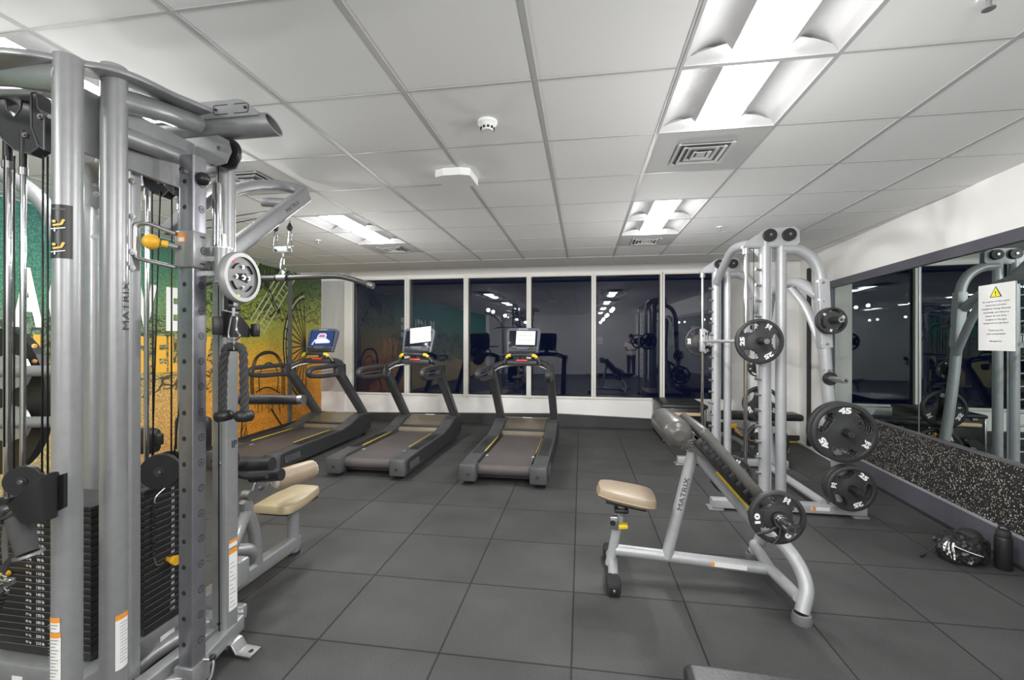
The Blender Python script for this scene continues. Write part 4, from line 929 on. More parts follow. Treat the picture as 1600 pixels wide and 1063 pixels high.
# two round spine posts
b = ztube(MB(), p1, 0, 2.36, P1, SILVER); b.cyl((p1.x, p1.y, 0), (p1.x, p1.y, .02), .07, SILVER); o1 = part(b, 'spine_post', cm)
b = ztube(MB(), p2, 0, 2.42, P2, SILVER); b.cyl((p2.x, p2.y, 0), (p2.x, p2.y, .02), .07, SILVER); o2 = part(b, 'spine_post', cm)
D1, D2 = depth(p1.x, p1.y), depth(p2.x, p2.y)
b = MB(); o, tn = patch(b, p1, P1, 83, 111, zp(408, p1), zp(326, p1), BLACK, D1)
for k, zz in enumerate((zp(362, p1), zp(397, p1))):
    q = Vector((o.x, o.y, zz)); b.text('o', q + tn * -.012 + Z * .020, tn, Z, .010, YELLOW, bold=.12)
    b.add([q + tn * x + Z * z for x, z in ((-.014, .004), (.010, .010), (.018, .026), (.010, .028), (.004, .014), (-.016, .010))], [(0, 1, 2, 3, 4, 5)], YELLOW)
    b.add([q + tn * x + Z * z for x, z in ((-.02, -.006), (.018, .0), (.018, .003), (-.02, -.003))], [(0, 1, 2, 3)], WHITEL); b.add([q + tn * x + Z * z for x, z in ((-.012, -.012), (-.008, -.012), (-.008, .0), (-.012, .0))], [(0, 1, 2, 3)], WHITEL)
q = Vector((o.x, o.y, zp(333, p1))); b.text('Cable Tower', q, tn, Z, .007, GREYPRINT, width=.04)
sub(b, 'exercise_placard', o1, 'black placard with two small orange figures')
for (a, c, y0, y1) in ((78, 98, 978, 956), (78, 99, 1060, 979)):
    b = MB(); patch(b, p1, P1, a, c, zp(y0, p1), zp(y1, p1), WHITEL, D1); h = .016; o, tn = patch(b, p1, P1 + .0004, a, c, zp(y1, p1) - h, zp(y1, p1), ORANGE, D1)
    for k in range(int((y0 - y1) / 5) - 2): b.add([o + tn * s * .017 + Z * (zp(y1 + 11 + 5 * k, p1) + dz) for s, dz in ((-1, 0), (1 - .3 * (k % 3), 0), (1 - .3 * (k % 3), .0022), (-1, .0022))], [(0, 1, 2, 3)], GREYPRINT)
    sub(b, 'warning_label', o1, 'white warning label with orange head')
b = MB(); patch(b, p2, P2, 180, 199.5, zp(1043, p2), zp(960, p2), WHITEL, D2); o, tn = patch(b, p2, P2 + .0004, 180, 199.5, zp(966, p2), zp(958, p2), ORANGE, D2)
for k in range(13): b.add([o + tn * s * .014 + Z * (zp(972 + 5 * k, p2) + dz) for s, dz in ((-1, 0), (1 - .3 * (k % 3), 0), (1 - .3 * (k % 3), .0022), (-1, .0022))], [(0, 1, 2, 3)], GREYPRINT)
sub(b, 'warning_label', o2, 'white warning label with orange head')
b = MB(); tmp = MB(); o, tn = patch(tmp, p2, P2, 187, 199, 1, 1.1, BLACK, D2); b.text('MATRIX', Vector((o.x, o.y, (zp(440, p2) + zp(517, p2)) / 2)), Z, -tn, .024, DARKPRINT, bold=0, width=.172)
sub(b, 'post_lettering', o2, 'dark lettering running up the post')
# rear posts
for (px, D, r, z1) in ((149, 2.30, .045, 2.25), (338, 2.35, .001, 1)):
    if r > .01: b = MB(); q = at(px, 533, D); b.rtube([Vector((q.x, q.y, 0)), Vector((q.x, q.y, z1))], .085, .085, SILVER, rad=.03); part(b, 'rear_post', cm)
q = at(205.5, 533, 1.78); b = MB(); b.rtube([Vector((q.x, q.y, .1)), Vector((q.x, q.y, 2.24))], .045, .045, SILVER); o = part(b, 'channel_post', cm)
for py in (285, 340, 395, 420): c = MB(); c.bolt(at(206, py, 1.75), (1, -1, 0), .012); sub(c, 'bolt', o)
q = at(146, 533, 1.95)
for py in (290, 305, 342, 372): c = MB(); c.bolt(at(146 + (py % 7), py, 1.9), (1, -1, 0), .011); sub(c, 'bolt', o)
# top arch and tubes
b = MB(); b.sweep(curve([at(-120, 88, 1.42), at(0, 93, 1.42), at(70, 99, 1.44), at(140, 110, 1.53), at(200, 125, 1.62), at(262, 153, 1.80), at(318, 176, 1.95)], 8), rrect(.10, .022, .006), SILVER, up=Z); part(b, 'top_arch', cm)
b = MB(); b.tube(curve([p1 + Z * 2.29, at(40, 118, 1.50), at(0, 113, 1.52), at(-120, 112, 1.6)], 6), .045, SILVER, n=24); part(b, 'upper_tube', cm)
b = MB(); b.tube(curve([p2 + Z * 2.31, at(240, 172, 1.78), at(308, 195, 1.97)], 6), .040, SILVER, n=24); part(b, 'upper_tube', cm)
b = MB(); b.tube([p2 + Z * 2.19, at(282, 247, 1.93)], .034, SILVER, n=24); part(b, 'lower_tube', cm)
b = MB(); b.tube(curve([at(128, 236, 1.75), at(140, 250, 2.0), at(149, 275, 2.2), at(150, 320, 2.28)], 6), .045, SILVER, n=20); part(b, 'rear_tube', cm)
b = MB(); b.b2((-1.72, 1.30, 2.10), (-1.70, 1.75, 2.32), SILVER); part(b, 'gusset_plate', cm)
# grip head: a plated tube with a slanted open end
HY = 1.80; hz = 2.405
b = MB(); n = 26; ra = .050; ax0, ax1 = -1.98, -1.325
outer = []; inner = []; st_ = []
for j in range(n):
    a = 2 * math.pi * j / n; dy, dz = math.cos(a), math.sin(a); xe = ax1 - (dz + 1) * .025
    st_.append(Vector((ax0, HY + ra * dy, hz + ra * dz))); outer.append(Vector((xe, HY + ra * dy, hz + ra * dz))); inner.append(Vector((xe, HY + (ra - .006) * dy, hz + (ra - .006) * dz)))
deep = [Vector((v.x - .25, v.y, v.z)) for v in inner]; vs = st_ + outer + inner + deep
fs = []
for j in range(n):
    k = (j + 1) % n
    for a in range(3): fs.append((a * n + j, a * n + k, (a + 1) * n + k, (a + 1) * n + j))
fs.append(tuple(range(n))); fs.append(tuple(range(3 * n, 4 * n)))
b.add(vs, fs, SILVER, True)
o = part(b, 'grip_head', cm)
b = MB(); pl = [(-.36, .012), (.17, .014), (.175, .025), (.135, .058), (.10, .082), (.07, .090), (-.36, .086)]
b.prism(pl, (-1.555, HY - .052, hz + .005), X, Z, .008, SILVER); sub(b, 'head_plate', o)
b = MB(); yy = HY - .0575; cz = hz + .053; cx = -1.515
for sx in (-1, 1):
    loop = [(cx + sx * .015, yy, cz + .020), (cx + sx * .085, yy, cz + .020), (cx + sx * .085, yy, cz - .020), (cx + sx * .015, yy, cz - .020)]
    b.tube(fillet(loop, .012), .0014, DARKPRINT, n=6); b.bolt((cx + sx * .072, yy, cz), (0, -1, 0), .006, BLACKM)
sub(b, 'head_engraving', o, 'dark bracket outline with two screws')
b = MB(); b.prism([(-.17, .0), (.04, .005), (.09, -.02), (.105, -.07), (.08, -.12), (.03, -.13), (-.02, -.10), (-.17, -.07)], (-1.63, HY - .04, hz - .055), X, Z, .006, SILVER); b.prism([(-.17, .0), (.04, .005), (.09, -.02), (.105, -.07), (.08, -.12), (.03, -.13), (-.02, -.10), (-.17, -.07)], (-1.63, HY + .02, hz - .055), X, Z, .006, SILVER)
b.bolt((-1.58, HY - .044, hz - .11), (0, -1, 0), .009); o = part(b, 'pulley_bracket', cm)
def pulley(c, axis, r, w, parent, nm='pulley', cheeks=False):
    b = MB(); c = Vector(c); b.lathe([(0, -w / 2), (r, -w / 2), (r, -w * .3), (r * .86, 0), (r, w * .3), (r, w / 2), (0, w / 2)], BLACK, org=c, axis=axis, n=36)
    a = Vector(axis).normalized(); b.cyl(c + a * w * .5, c + a * (w * .5 + .004), r * .30, BLACKM); b.bolt(c + a * (w * .5 + .004), a, .009); return part(b, nm, parent)
tocam = lambda p, k=1.0: Vector((-p.x * k, -p.y, 0)).normalized()
pulley((-1.575, HY - .01, hz - .115), (0, -1, 0), .066, .022, cm)
# covers and pulleys above each stack
GLOSSK = mat('black_gloss', (.028, .029, .033), .16, coat=.5)
def cover(pts, D, bolt_at):
    P = [at(x, y, D) for x, y in pts]; o = P[0]; rt = Vector((CS, SN, 0)); poly = [((p - o).dot(rt), p.z - o.z) for p in P]
    b = MB(); b.prism(poly, o, rt, Z, .05, GLOSSK); nn = rt.cross(Z)
    for i in range(len(P)): b.tube([P[i] + nn * .026, P[(i + 1) % len(P)] + nn * .026], .0028, mat('cover_rim', (.10, .10, .11), .3), n=5)
    b.bolt(at(*bolt_at, D) + nn * .026, nn, .010); return part(b, 'pulley_cover', cm)
cover([(4, 156), (18, 152), (22, 178), (33, 190), (43, 176), (46, 154), (56, 152), (60, 205), (70, 236), (56, 246), (34, 240), (14, 222), (4, 204)], 1.76, (52, 218))
cover([(60, 152), (68, 152), (70, 176), (80, 188), (80, 240), (70, 232), (60, 204)], 1.66, (76, 190))
cover([(229, 270), (236, 266), (241, 282), (252, 282), (255, 250), (262, 250), (264, 275), (272, 300), (260, 311), (246, 306), (233, 295)], 2.0, (257, 290))
cover([(255, 252), (275, 252), (278, 308), (266, 296), (257, 278)], 1.93, (270, 268))
b = MB(); b.tube(curve([at(-60, 245, 2.25), at(0, 273, 2.2), at(45, 298, 2.2), at(80, 338, 2.2), at(100, 400, 2.2)], 6), .036, SILVER, n=18); part(b, 'rear_tube', cm)
b = MB(); b.b2(at(-60, 158, 1.85), at(84, 150, 1.72), SILVER); q0, q1 = at(-60, 152, 1.8), at(84, 152, 1.7); b = MB(); b.rtube([q0, q1], .07, .03, SILVER); part(b, 'head_beam', cm)
b = MB(); b.box(at(236, 262, 2.0), (.012, .10, .10), STEEL); b.bolt(at(237, 268, 1.95), (1, -1, 0), .009); part(b, 'head_beam', cm)
# weight stacks
EDGE = mat('painted_edge_glint', (.16, .16, .16), .5)  # pale strip paints the light caught by each plate's bevelled edge
def stack(x0, x1, y0, y1, z0, n, hgt, face, tag_):
    dz = hgt / n; root = MB(); root.b2((x0, y0, z0 - .03), (x1, y1, z0), BLACKM); so = part(root, 'weight_stack', cm, tag_)
    for k in range(n):
        b = MB(); za = z0 + k * dz; b.b2((x0, y0, za + .0012), (x1, y1, za + dz - .0012), IRON, bev=.0022)
        num = n - k
        if face == 'x':
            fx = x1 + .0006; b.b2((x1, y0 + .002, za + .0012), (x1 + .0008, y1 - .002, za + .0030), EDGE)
            b.text('%d' % (5 + 5 * num), (fx, y0 + (y1 - y0) * .44, za + dz * .5), Y, Z, dz * .44, WHITEL, bold=.01); b.text('%.1f' % ((5 + 5 * num) / 2.2), (fx, y0 + (y1 - y0) * .66, za + dz * .5), Y, Z, dz * .44, WHITEL, bold=.01)
        else:
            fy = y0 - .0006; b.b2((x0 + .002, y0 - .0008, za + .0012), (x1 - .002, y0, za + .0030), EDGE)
            b.text('%d lb' % (10 * num + 10), (x0 + (x1 - x0) * .46, fy, za + dz * .5), X, Z, dz * .44, WHITEL, bold=.01); b.text('%d kg' % round((10 * num + 10) / 2.2), (x0 + (x1 - x0) * .33, fy, za + dz * .5), X, Z, dz * .42, WHITEL, bold=.01)
        sub(b, 'weight_plate', so)
    return so
sB = stack(-2.04, -1.85, 1.655, 1.965, .215, 20, .575, 'x', 'tall black weight stack with white numbers')
sA = stack(-2.36, -1.915, 1.495, 1.68, .215, 20, .56, 'y', 'black weight stack at the left edge')
# bases under the stacks
b = MB(); b.b2((-1.925, 1.28, .085), (-1.85, 2.25, .180), SILVER, bev=.012); b.b2((-1.8495, 1.73, .105), (-1.8485, 1.80, .135), WHITEL); part(b, 'base_beam', cm)
b = MB(); b.b2((-2.55, 1.44, .085), (-1.90, 1.52, .180), SILVER, bev=.012); b.b2((-2.21, 1.4385, .11), (-2.16, 1.4395, .135), WHITEL); part(b, 'base_beam', cm)
b = MB(); b.tube(curve([(-1.89, 1.60, .03), (-1.86, 1.72, .075), (-1.78, 1.90, .10), (-1.66, 2.0, .11)], 6), .034, SILVER, n=18); b.tube([(-1.86, 1.44, .0), (-1.86, 1.44, .14)], .036, SILVER, n=18); part(b, 'base_tube', cm)
b = MB(); b.tube(curve([(-2.05, 1.52, .06), (-1.98, 1.62, .13), (-1.93, 1.8, .16), (-1.9, 2.0, .12)], 6), .030, SILVER, n=18); part(b, 'base_tube', cm)
# guide rods with collars
RA, RB = at(12, 533, 1.78), at(36, 533, 1.74)
for (x_, y_, z0, z1, r) in ((-1.95, 1.69, .79, 2.10, .0135), (-1.95, 1.93, .79, 2.10, .0135), (RA.x, RA.y, .775, 2.14, .0130), (RB.x, RB.y, .775, 2.10, .0095)):
    b = ztube(MB(), Vector((x_, y_, 0)), z0, z1, r, CHROME, 16); b.cyl((x_, y_, z1 - .012), (x_, y_, z1 + .016), r * 1.45, STEEL); b.cyl((x_, y_, z1 + .016), (x_, y_, z1 + .16), r * 1.2, BLACK)
    o = part(b, 'guide_rod', cm); c = MB(); c.cyl((x_, y_, z0 - .02), (x_, y_, z0 + .055), .026, BLACK); c.cyl((x_, y_, z0 - .004), (x_, y_, z0 + .0), .030, PINK); sub(c, 'rod_collar', o)
q = at(229, 533, 2.05); b = ztube(MB(), q, .80, 2.14, .010, CHROME, 14); part(b, 'guide_rod', cm)
b = MB(); b.b2((-2.04, 1.655, .79), (-1.85, 1.965, .806), BLACKM, bev=.003); part(b, 'stack_top', cm)
b = MB(); b.b2((-2.36, 1.495, .775), (-1.915, 1.68, .792), BLACKM, bev=.003); part(b, 'stack_top', cm)
pulley(at(251, 737, 1.92), Vector((.55, -.83, 0)), .072, .030, cm); pulley(at(266, 731, 2.02), Vector((.55, -.83, 0)), .072, .020, cm)
pulley(at(38, 752, 1.62), Vector((.55, -.83, 0)), .052, .03, cm)
# cables
for (xa, ya, xb_, yb_, D, Db) in ((237, 300, 240, 742, 1.97, 1.97), (250, 300, 238, 715, 1.97, 1.97), (268, 300, 268, 735, 2.0, 2.0), (288, 560, 270, 735, 1.98, 1.98), (22, 245, 22, 745, 1.72, 1.72), (67, 245, 66, 740, 1.62, 1.62), (74, 245, 75, 745, 1.62, 1.62), (7, 245, 7, 700, 1.74, 1.74)):
    b = MB(); b.tube([at(xa, ya, D), at(xb_, yb_, Db)], .0032, CABLE, n=8); part(b, 'cable', cm)
# selector pins and lanyard
b = MB(); q = Vector((-1.85, 1.765, .463)); b.cyl(q - X * .01, q + X * .035, .010, YELLOW); b.tube([q + X * .02, q + X * .05], .022, YELLOW, scales=[.7, 1]); part(b, 'selector_pin', cm, 'yellow selector pin')
b = MB(); q = at(15, 897, 1.832); b.cyl(q, q - Y * .03, .011, YELLOW); b.sphere(q - Y * .03, .015, YELLOW); part(b, 'selector_pin', cm, 'yellow selector pin')
b = MB(); pts = []
for k in range(60): t = k / 59; pts.append(Vector((-1.838 + .006 * math.cos(k * 1.6), 1.690 + .006 * math.sin(k * 1.6), .745 - .235 * t)))
b.tube(pts, .0028, BLACK, n=6); b.tube(curve([(-1.838, 1.690, .745), (-1.84, 1.70, .77), (-1.84, 1.74, .792)], 4), .003, STEEL, n=6); b.tube(curve([(-1.838, 1.690, .51), (-1.835, 1.70, .47), (-1.84, 1.74, .462)], 4), .002, STEEL, n=6); part(b, 'pin_lanyard', cm)
# adjustable column
CX_, CY_, CW = -1.592, 1.632, .068
b = MB(); b.rtube([Vector((CX_, CY_, .11)), Vector((CX_, CY_, 2.205))], CW, CW, STEELTUBE, rad=.006, up=Y)
col = part(b, 'adjustment_column', cm, 'brushed steel column with numbered holes')
for k in range(20):
    z = .215 + .1045 * k
    if z > 2.17 or 1.745 < z < 1.90: continue
    b = MB(); b.disc((CX_ - .006, CY_ - CW / 2 - .0008, z), (0, -1, 0), .0095, BLACKM, n=12); b.disc((CX_ - .006, CY_ - CW / 2 - .0006, z + .006), (0, -1, 0), .005, BLACKM, n=10); b.disc((CX_ + CW / 2 + .0008, CY_ + .006, z), (1, 0, 0), .0150, DARKPRINT, n=18); b.disc((CX_ + CW / 2 + .0011, CY_ + .006, z), (1, 0, 0), .0118, STEELTUBE, n=14)
    b.text(str(k + 1), (CX_ + CW / 2 + .0016, CY_ + .006, z), Y, Z, .014, DARKPRINT, bold=.03); sub(b, 'numbered_hole', col)
b = MB(); b.bolt((CX_ - .01, CY_ - CW / 2, 2.14), (0, -1, 0), .013); b.sphere((CX_ + CW / 2 + .012, CY_, 2.115), .028, BLACK); part(b, 'column_cap_bolt', cm)
# carriage on the column
b = MB(); b.b2((CX_ - .045, CY_ - .045, 1.745), (CX_ + .045, CY_ + .045, 1.895), SILVER, bev=.008); b.b2((CX_ - .026, CY_ - .0465, 1.848), (CX_ + .012, CY_ - .0455, 1.885), ORANGE); b.b2((CX_ - .020, CY_ - .0475, 1.850), (CX_ + .006, CY_ - .0468, 1.866), WHITEL)
b.box((CX_ + .0462, CY_, 1.875), (.002, .022, .005), DARKPRINT); b.box((CX_ + .0462, CY_, 1.765), (.002, .022, .005), DARKPRINT); b.disc((CX_ + .0462, CY_ + .004, 1.82), (1, 0, 0), .015, DARKPRINT); b.disc((CX_ + .0466, CY_ + .004, 1.82), (1, 0, 0), .011, SILVER); b.text('16', (CX_ + .047, CY_ + .004, 1.82), Y, Z, .012, DARKPRINT, bold=.05)
car = part(b, 'carriage', cm)
b = MB(); b.tube(fillet([(CX_ - .03, CY_ - .05, 1.880), (CX_ - .11, CY_ - .10, 1.915), (CX_ - .14, CY_ - .12, 1.905), (CX_ - .14, CY_ - .12, 1.775), (CX_ - .11, CY_ - .10, 1.765), (CX_ - .03, CY_ - .05, 1.745)], .03), .0085, STEEL, n=10); sub(b, 'grip_loop', car)
b = MB(); b.cyl((CX_ - .02, CY_ - .05, 1.826), (CX_ - .06, CY_ - .085, 1.835), .010, SILVER); b.sphere((CX_ - .085, CY_ - .105, 1.838), .030, YELLOW, n=3); b.cyl((CX_ - .06, CY_ - .085, 1.835), (CX_ - .045, CY_ - .070, 1.833), .014, YELLOW); sub(b, 'pull_knob', car, 'round yellow pull knob')
b = MB(); b.cyl((CX_ + .09, CY_ + .06, 1.70), (CX_ + .09, CY_ + .06, 1.835), .038, SILVER, n=28); b.cyl((CX_ + .09, CY_ + .06, 1.835), (CX_ + .09, CY_ + .06, 1.842), .041, STEEL, n=28); b.cyl((CX_ + .09, CY_ + .06, 1.692), (CX_ + .09, CY_ + .06, 1.700), .041, STEEL, n=28); b.cyl((CX_ + .09, CY_ + .06, 1.842), (CX_ + .09, CY_ + .06, 1.90), .010, STEEL); b.b2((CX_ + .03, CY_ + .02, 1.78), (CX_ + .08, CY_ + .05, 1.80), STEEL); b.b2((CX_ + .03, CY_ + .02, 1.72), (CX_ + .08, CY_ + .05, 1.74), STEEL); sub(b, 'swivel', car)
wc = Vector((-1.462, 1.735, 1.722)); b = MB()
b.lathe([(.088, -.018), (.104, -.018), (.110, -.010), (.110, .010), (.104, .018), (.088, .018)], mat('wheel_rim', (.42, .42, .42), .4, .3), org=wc, axis=X, n=40); b.lathe([(0, -.008), (.09, -.008), (.09, .008), (0, .008)], mat('wheel_grey', (.22, .22, .225), .45, .3), org=wc, axis=X, n=40)
for c0 in (20, 110, 200, 290):
    pts = [wc + X * .0095 + Y * (.062 * math.cos(R(c0 + k * 10))) + Z * (.062 * math.sin(R(c0 + k * 10))) for k in range(5)]
    b.rtube(pts, .003, .016, BLACKM, up=X)
for dy, dz in ((.0, .045), (.035, 0), (0, -.045), (-.035, 0)): b.bolt(wc + X * .009 + Y * dy + Z * dz, X, .008)
b.bolt(wc + X * .009, X, .012); b.prism([(-.03, -.005), (.03, -.02), (.02, .02), (-.02, .015)], wc + X * .011, Y, Z, .004, BLACKM); b.box(wc + X * .0095 + Y * -.02 + Z * -.082, (.002, .016, .014), LEMON); b.box(wc + X * .0095 + Y * -.045 + Z * .066, (.002, .016, .014), PINK)
sub(b, 'swivel_pulley', car, 'grey pulley wheel with bright rim')
b = MB(); b.box(wc + Vector((-.02, -.01, -.135)), (.035, .045, .022), BLACK, bev=.006); b.b2(wc + Vector((-.05, -.03, -.14)), wc + Vector((-.03, .0, -.02)), BLACK); sub(b, 'cable_stop', car)
# lat post, its cable and foot
LP = Vector((-1.652, 1.872, 0))
b = MB(); b.rtube([LP + Z * .03, LP + Z * 1.80], .075, .072, SILVER, rad=.004, up=Y); o = part(b, 'front_post', cm)
for py in (522, 578, 632, 722, 968, 994): c = MB(); c.bolt(Vector((LP.x + .002, LP.y - .036, zp(py, LP))), (0, -1, 0), .009 if py < 900 else .007, STEEL if py < 900 else BLACKM); sub(c, 'bolt', o)
b = MB(); b.tube([LP + Z * 1.80, LP + Z * 2.33], .040, SILVER, n=24); b.tube([LP + Vector((.04, -.09, 1.83)), LP + Vector((.04, -.09, 2.15))], .022, CHROME, n=16); part(b, 'upper_post', cm)
b = MB(); b.tube([LP + Vector((.01, -.045, .12)), LP + Vector((.005, -.05, 2.3))], .0028, CABLE, n=8); part(b, 'cable', cm)
b = MB(); zz0, zz1 = zp(953, LP), zp(865, LP); xf = LP.x + .0368
b.b2((xf, LP.y - .02, zz0), (xf + .001, LP.y + .03, zz1), WHITEL); b.b2((xf, LP.y - .02, zz1), (xf + .0012, LP.y + .03, zz1 + .022), ORANGE); b.b2((xf, LP.y - .02, zz1 + .03), (xf + .001, LP.y + .03, zz1 + .05), WHITEL); b.b2((xf, LP.y - .02, zz1 + .05), (xf + .0012, LP.y + .03, zz1 + .065), ORANGE)
for k in range(11): b.b2((xf + .001, LP.y - .014, zz0 + .018 + .02 * k), (xf + .0016, LP.y + .022 - .01 * (k % 3), zz0 + .021 + .02 * k), GREYPRINT)
sub(b, 'warning_label', o, 'white warning labels with orange heads')
b = MB(); b.text('IP', (xf + .001, LP.y + .012, zp(695, LP)), Y, Z, .035, DARKPRINT, bold=.04); sub(b, 'post_lettering', o)
b = MB(); b.sweep([(LP.x + .03, LP.y + .0, .055), (LP.x + .06, LP.y + .0, .050), (LP.x + .085, LP.y - .0, .012), (LP.x + .16, LP.y - .0, .006)], rrect(.075, .012, .004), STEEL, up=Z); b.cyl((LP.x + .135, LP.y, .013), (LP.x + .135, LP.y, .0145), .012, BLACKM); part(b, 'floor_bracket', cm)
b = MB(); b.rtube([Vector((CX_ + .0, CY_ - .02, .085)), Vector((LP.x, LP.y + .08, .085))], .06, .07, SILVER); b.rtube([Vector((-1.86, 1.50, .06)), Vector((CX_ + .0, CY_ - .02, .06))], .05, .06, SILVER); part(b, 'foot_beam', cm)
b = MB(); b.b2((CX_ - .045, CY_ - .045, .035), (CX_ + .045, CY_ + .045, .125), SILVER, bev=.006); b.bolt((CX_, CY_ - .045, .075), (0, -1, 0), .012); b.b2((-1.76, 1.52, .0), (-1.62, 1.70, .085), BLACKM, bev=.004); part(b, 'column_socket', cm)
pulley((-1.73, 1.50, .075), (0, -1, 0), .05, .02, cm)
b = MB(); b.tube(fillet([(CX_ + .05, CY_ + .0, .14), (CX_ + .085, CY_ + .02, .13), (CX_ + .09, CY_ + .0, .07), (CX_ + .06, CY_ - .04, .015)], .02), .006, STEEL, n=8); b.sphere((CX_ + .075, CY_ + .02, .135), .014, BLACK); part(b, 'low_hook', cm)
b = MB(); b.b2((LP.x - .02, LP.y + .03, .28), (LP.x + .07 - .02, LP.y + .10, .40), SILVER, bev=.01); part(b, 'side_bracket', cm)
# lat pulldown arm: two curved beams meeting at a rounded tip
LX = -1.90
near_ = [(LX, 2.08, 1.86), (LX, 2.30, 2.03), (LX, 2.58, 2.25), (LX, 2.86, 2.465)]; far_ = [(LX - .22, 2.08, 2.05), (LX - .20, 2.25, 2.235), (LX - .18, 2.50, 2.40), (LX - .14, 2.70, 2.48), (LX - .10, 2.84, 2.51), (LX - .02, 2.89, 2.495)]
b = MB(); b.rtube(curve(near_, 5), .100, .055, SILVER, up=X, rad=.02); part(b, 'lat_arm', cm)
b = MB(); b.rtube(curve(far_, 5), .070, .050, SILVER, up=X, rad=.02); part(b, 'lat_arm', cm)
b = MB(); b.tube([(LX, 2.72, 2.36), (LX - .18, 2.66, 2.36)], .030, SILVER, n=18); b.tube([(LX, 2.06, 1.88), (LX - .22, 2.04, 2.05)], .045, SILVER, n=20); part(b, 'lat_crossbar', cm)
b = MB(); dv = (Vector((LX, 2.86, 2.465)) - Vector((LX, 2.58, 2.25))).normalized(); b.text('MATRIX', Vector((LX + .0285, 2.68, 2.327)), dv, X.cross(dv) , .026, DARKPRINT, bold=0, width=.16); part(b, 'arm_lettering', cm, 'dark lettering along the lat arm')
b = MB()
for dx in (0, .0): b.tube([(LX - .05, 2.68, 2.28), (LX - .10, 2.05, 2.02)], .003, CABLE, n=6); b.tube([(LX - .08, 2.68, 2.31), (LX - .13, 2.05, 2.06)], .003, CABLE, n=6)
part(b, 'cable', cm)
pulley((LX - .06, 2.70, 2.30), (1, 0, 0), .05, .02, cm)
# lat seat unit
SX = -1.95
b = MB(); b.rtube([(SX, 2.10, .075), (SX, 2.83, .075)], .075, .095, SILVER, rad=.02); b.bolt((SX + .04, 2.2, .07), X, .007, BLACKM); part(b, 'seat_beam', cm)
b = MB(); b.tube([(SX, 2.80, .0), (SX, 2.80, .36)], .038, SILVER, n=22); b.cyl((SX, 2.80, 0), (SX, 2.80, .02), .045, BLACKM); part(b, 'seat_leg', cm)
b = MB(); pad_slab(b, [(-.125, -.20), (.125, -.20), (.130, 0), (.10, .20), (-.10, .20), (-.130, 0)], (-1.925, 2.735, .395), Matrix.Rotation(R(2), 3, 'X'), .062, mat('beige_vinyl', (.42, .34, .215), .4, bump=(60, .25), var=.05)); o = part(b, 'lat_seat', cm, 'beige padded seat')
b = MB(); b.b2((-2.02, 2.56, .352), (-1.83, 2.90, .366), BLACKM); sub(b, 'seat_board', o)
b = MB(); b.rtube(curve([(SX + .01, 2.44, .10), (SX + .01, 2.42, .30), (SX + .015, 2.36, .44), (SX + .02, 2.34, .52)], 5), .07, .055, SILVER, up=X, rad=.02); part(b, 'knee_post', cm)
b = MB(); b.prism([(-.06, -.05), (.03, -.055), (.075, .0), (.07, .06), (.02, .085), (-.04, .05), (-.07, .0)], (SX + .045, 2.42, .56), Y, Z, .014, STEEL)
for k in range(9): a = R(20 + k * 17); b.cyl((SX + .053, 2.43 + .06 * math.cos(a), .575 + .06 * math.sin(a)), (SX + .055, 2.43 + .06 * math.cos(a), .575 + .06 * math.sin(a)), .005, BLACKM, n=8)
b.bolt((SX + .052, 2.42, .57), X, .014); b.tube([(SX + .02, 2.32, .56), (SX + .07, 2.32, .56)], .028, STEEL, n=14); b.tube([(SX + .04, 2.46, .60), (SX + .06, 2.56, .60)], .020, STEEL); b.sphere((SX + .05, 2.47, .655), .032, CREAM, n=2); part(b, 'angle_quadrant', cm, 'notched adjusting quadrant')
ra_, rb_ = at(430, 752, 2.80), at(489, 733, 3.02); ax = (rb_ - ra_).normalized()
b = MB(); b.tube([ra_, ra_ + ax * .02, (ra_ + rb_) / 2, rb_ - ax * .02, rb_], .062, TANPAD, n=24, scales=[.82, .97, 1.02, .98, .92]); o = part(b, 'thigh_roller', cm, 'tan padded thigh roller')
b = MB(); b.tube([rb_ - ax * .005, rb_ + ax * .012], .056, CREAM, n=20, scales=[1, .8]); xx, yy_, _ = frame_from(ax)
for k in range(12):
    a = 2 * math.pi * k / 12; dv = xx * math.cos(a) + yy_ * math.sin(a); b.tube([rb_ + dv * .05 + ax * .004, rb_ + dv * .016 + ax * .016], .0065, CREAM, n=6)
b.cyl(rb_ + ax * .01, rb_ + ax * .018, .012, GREYPRINT); b.tube([ra_, ra_ - ax * .012], .05, CREAM, n=18, scales=[1, .7]); sub(b, 'bunched_cap', o, 'cream bunched end cap')
b = MB(); b.tube(curve([(LP.x - .06, 2.02, .30), (SX + .10, 2.12, .33), (SX + .14, 2.22, .30), (SX + .10, 2.26, .22), (SX, 2.2, .18)], 6), .032, SILVER, n=18); b.tube([(LP.x - .10, 2.0, .36), (SX + .01, 2.36, .45)], .030, SILVER, n=18); part(b, 'loop_tube', cm)
# handles and pads on the front post
b = MB(); b.tube([(-1.90, 2.16, 1.135), (-1.47, 2.16, 1.140)], .026, BLACKPAD, n=20); b.tube([(-1.47, 2.16, 1.140), (-1.445, 2.16, 1.141)], .027, CHROME, n=20); part(b, 'foam_handle', cm, 'black foam handle with bright end')
b = MB(); b.tube([(-1.78, 2.10, .80), (-1.58, 2.10, .815)], .034, BLACKPAD, n=18); b.tube(curve([(-1.72, 2.0, .92), (-1.72, 2.02, .86), (-1.75, 2.04, .79), (-1.70, 2.06, .755), (-1.58, 2.06, .765)], 5), .014, BLACKM, n=10); part(b, 'padded_rest', cm)
b = MB(); b.tube([(-1.78, 2.20, .71), (-1.60, 2.20, .73)], .032, BLACKPAD, n=18); part(b, 'padded_rest', cm)
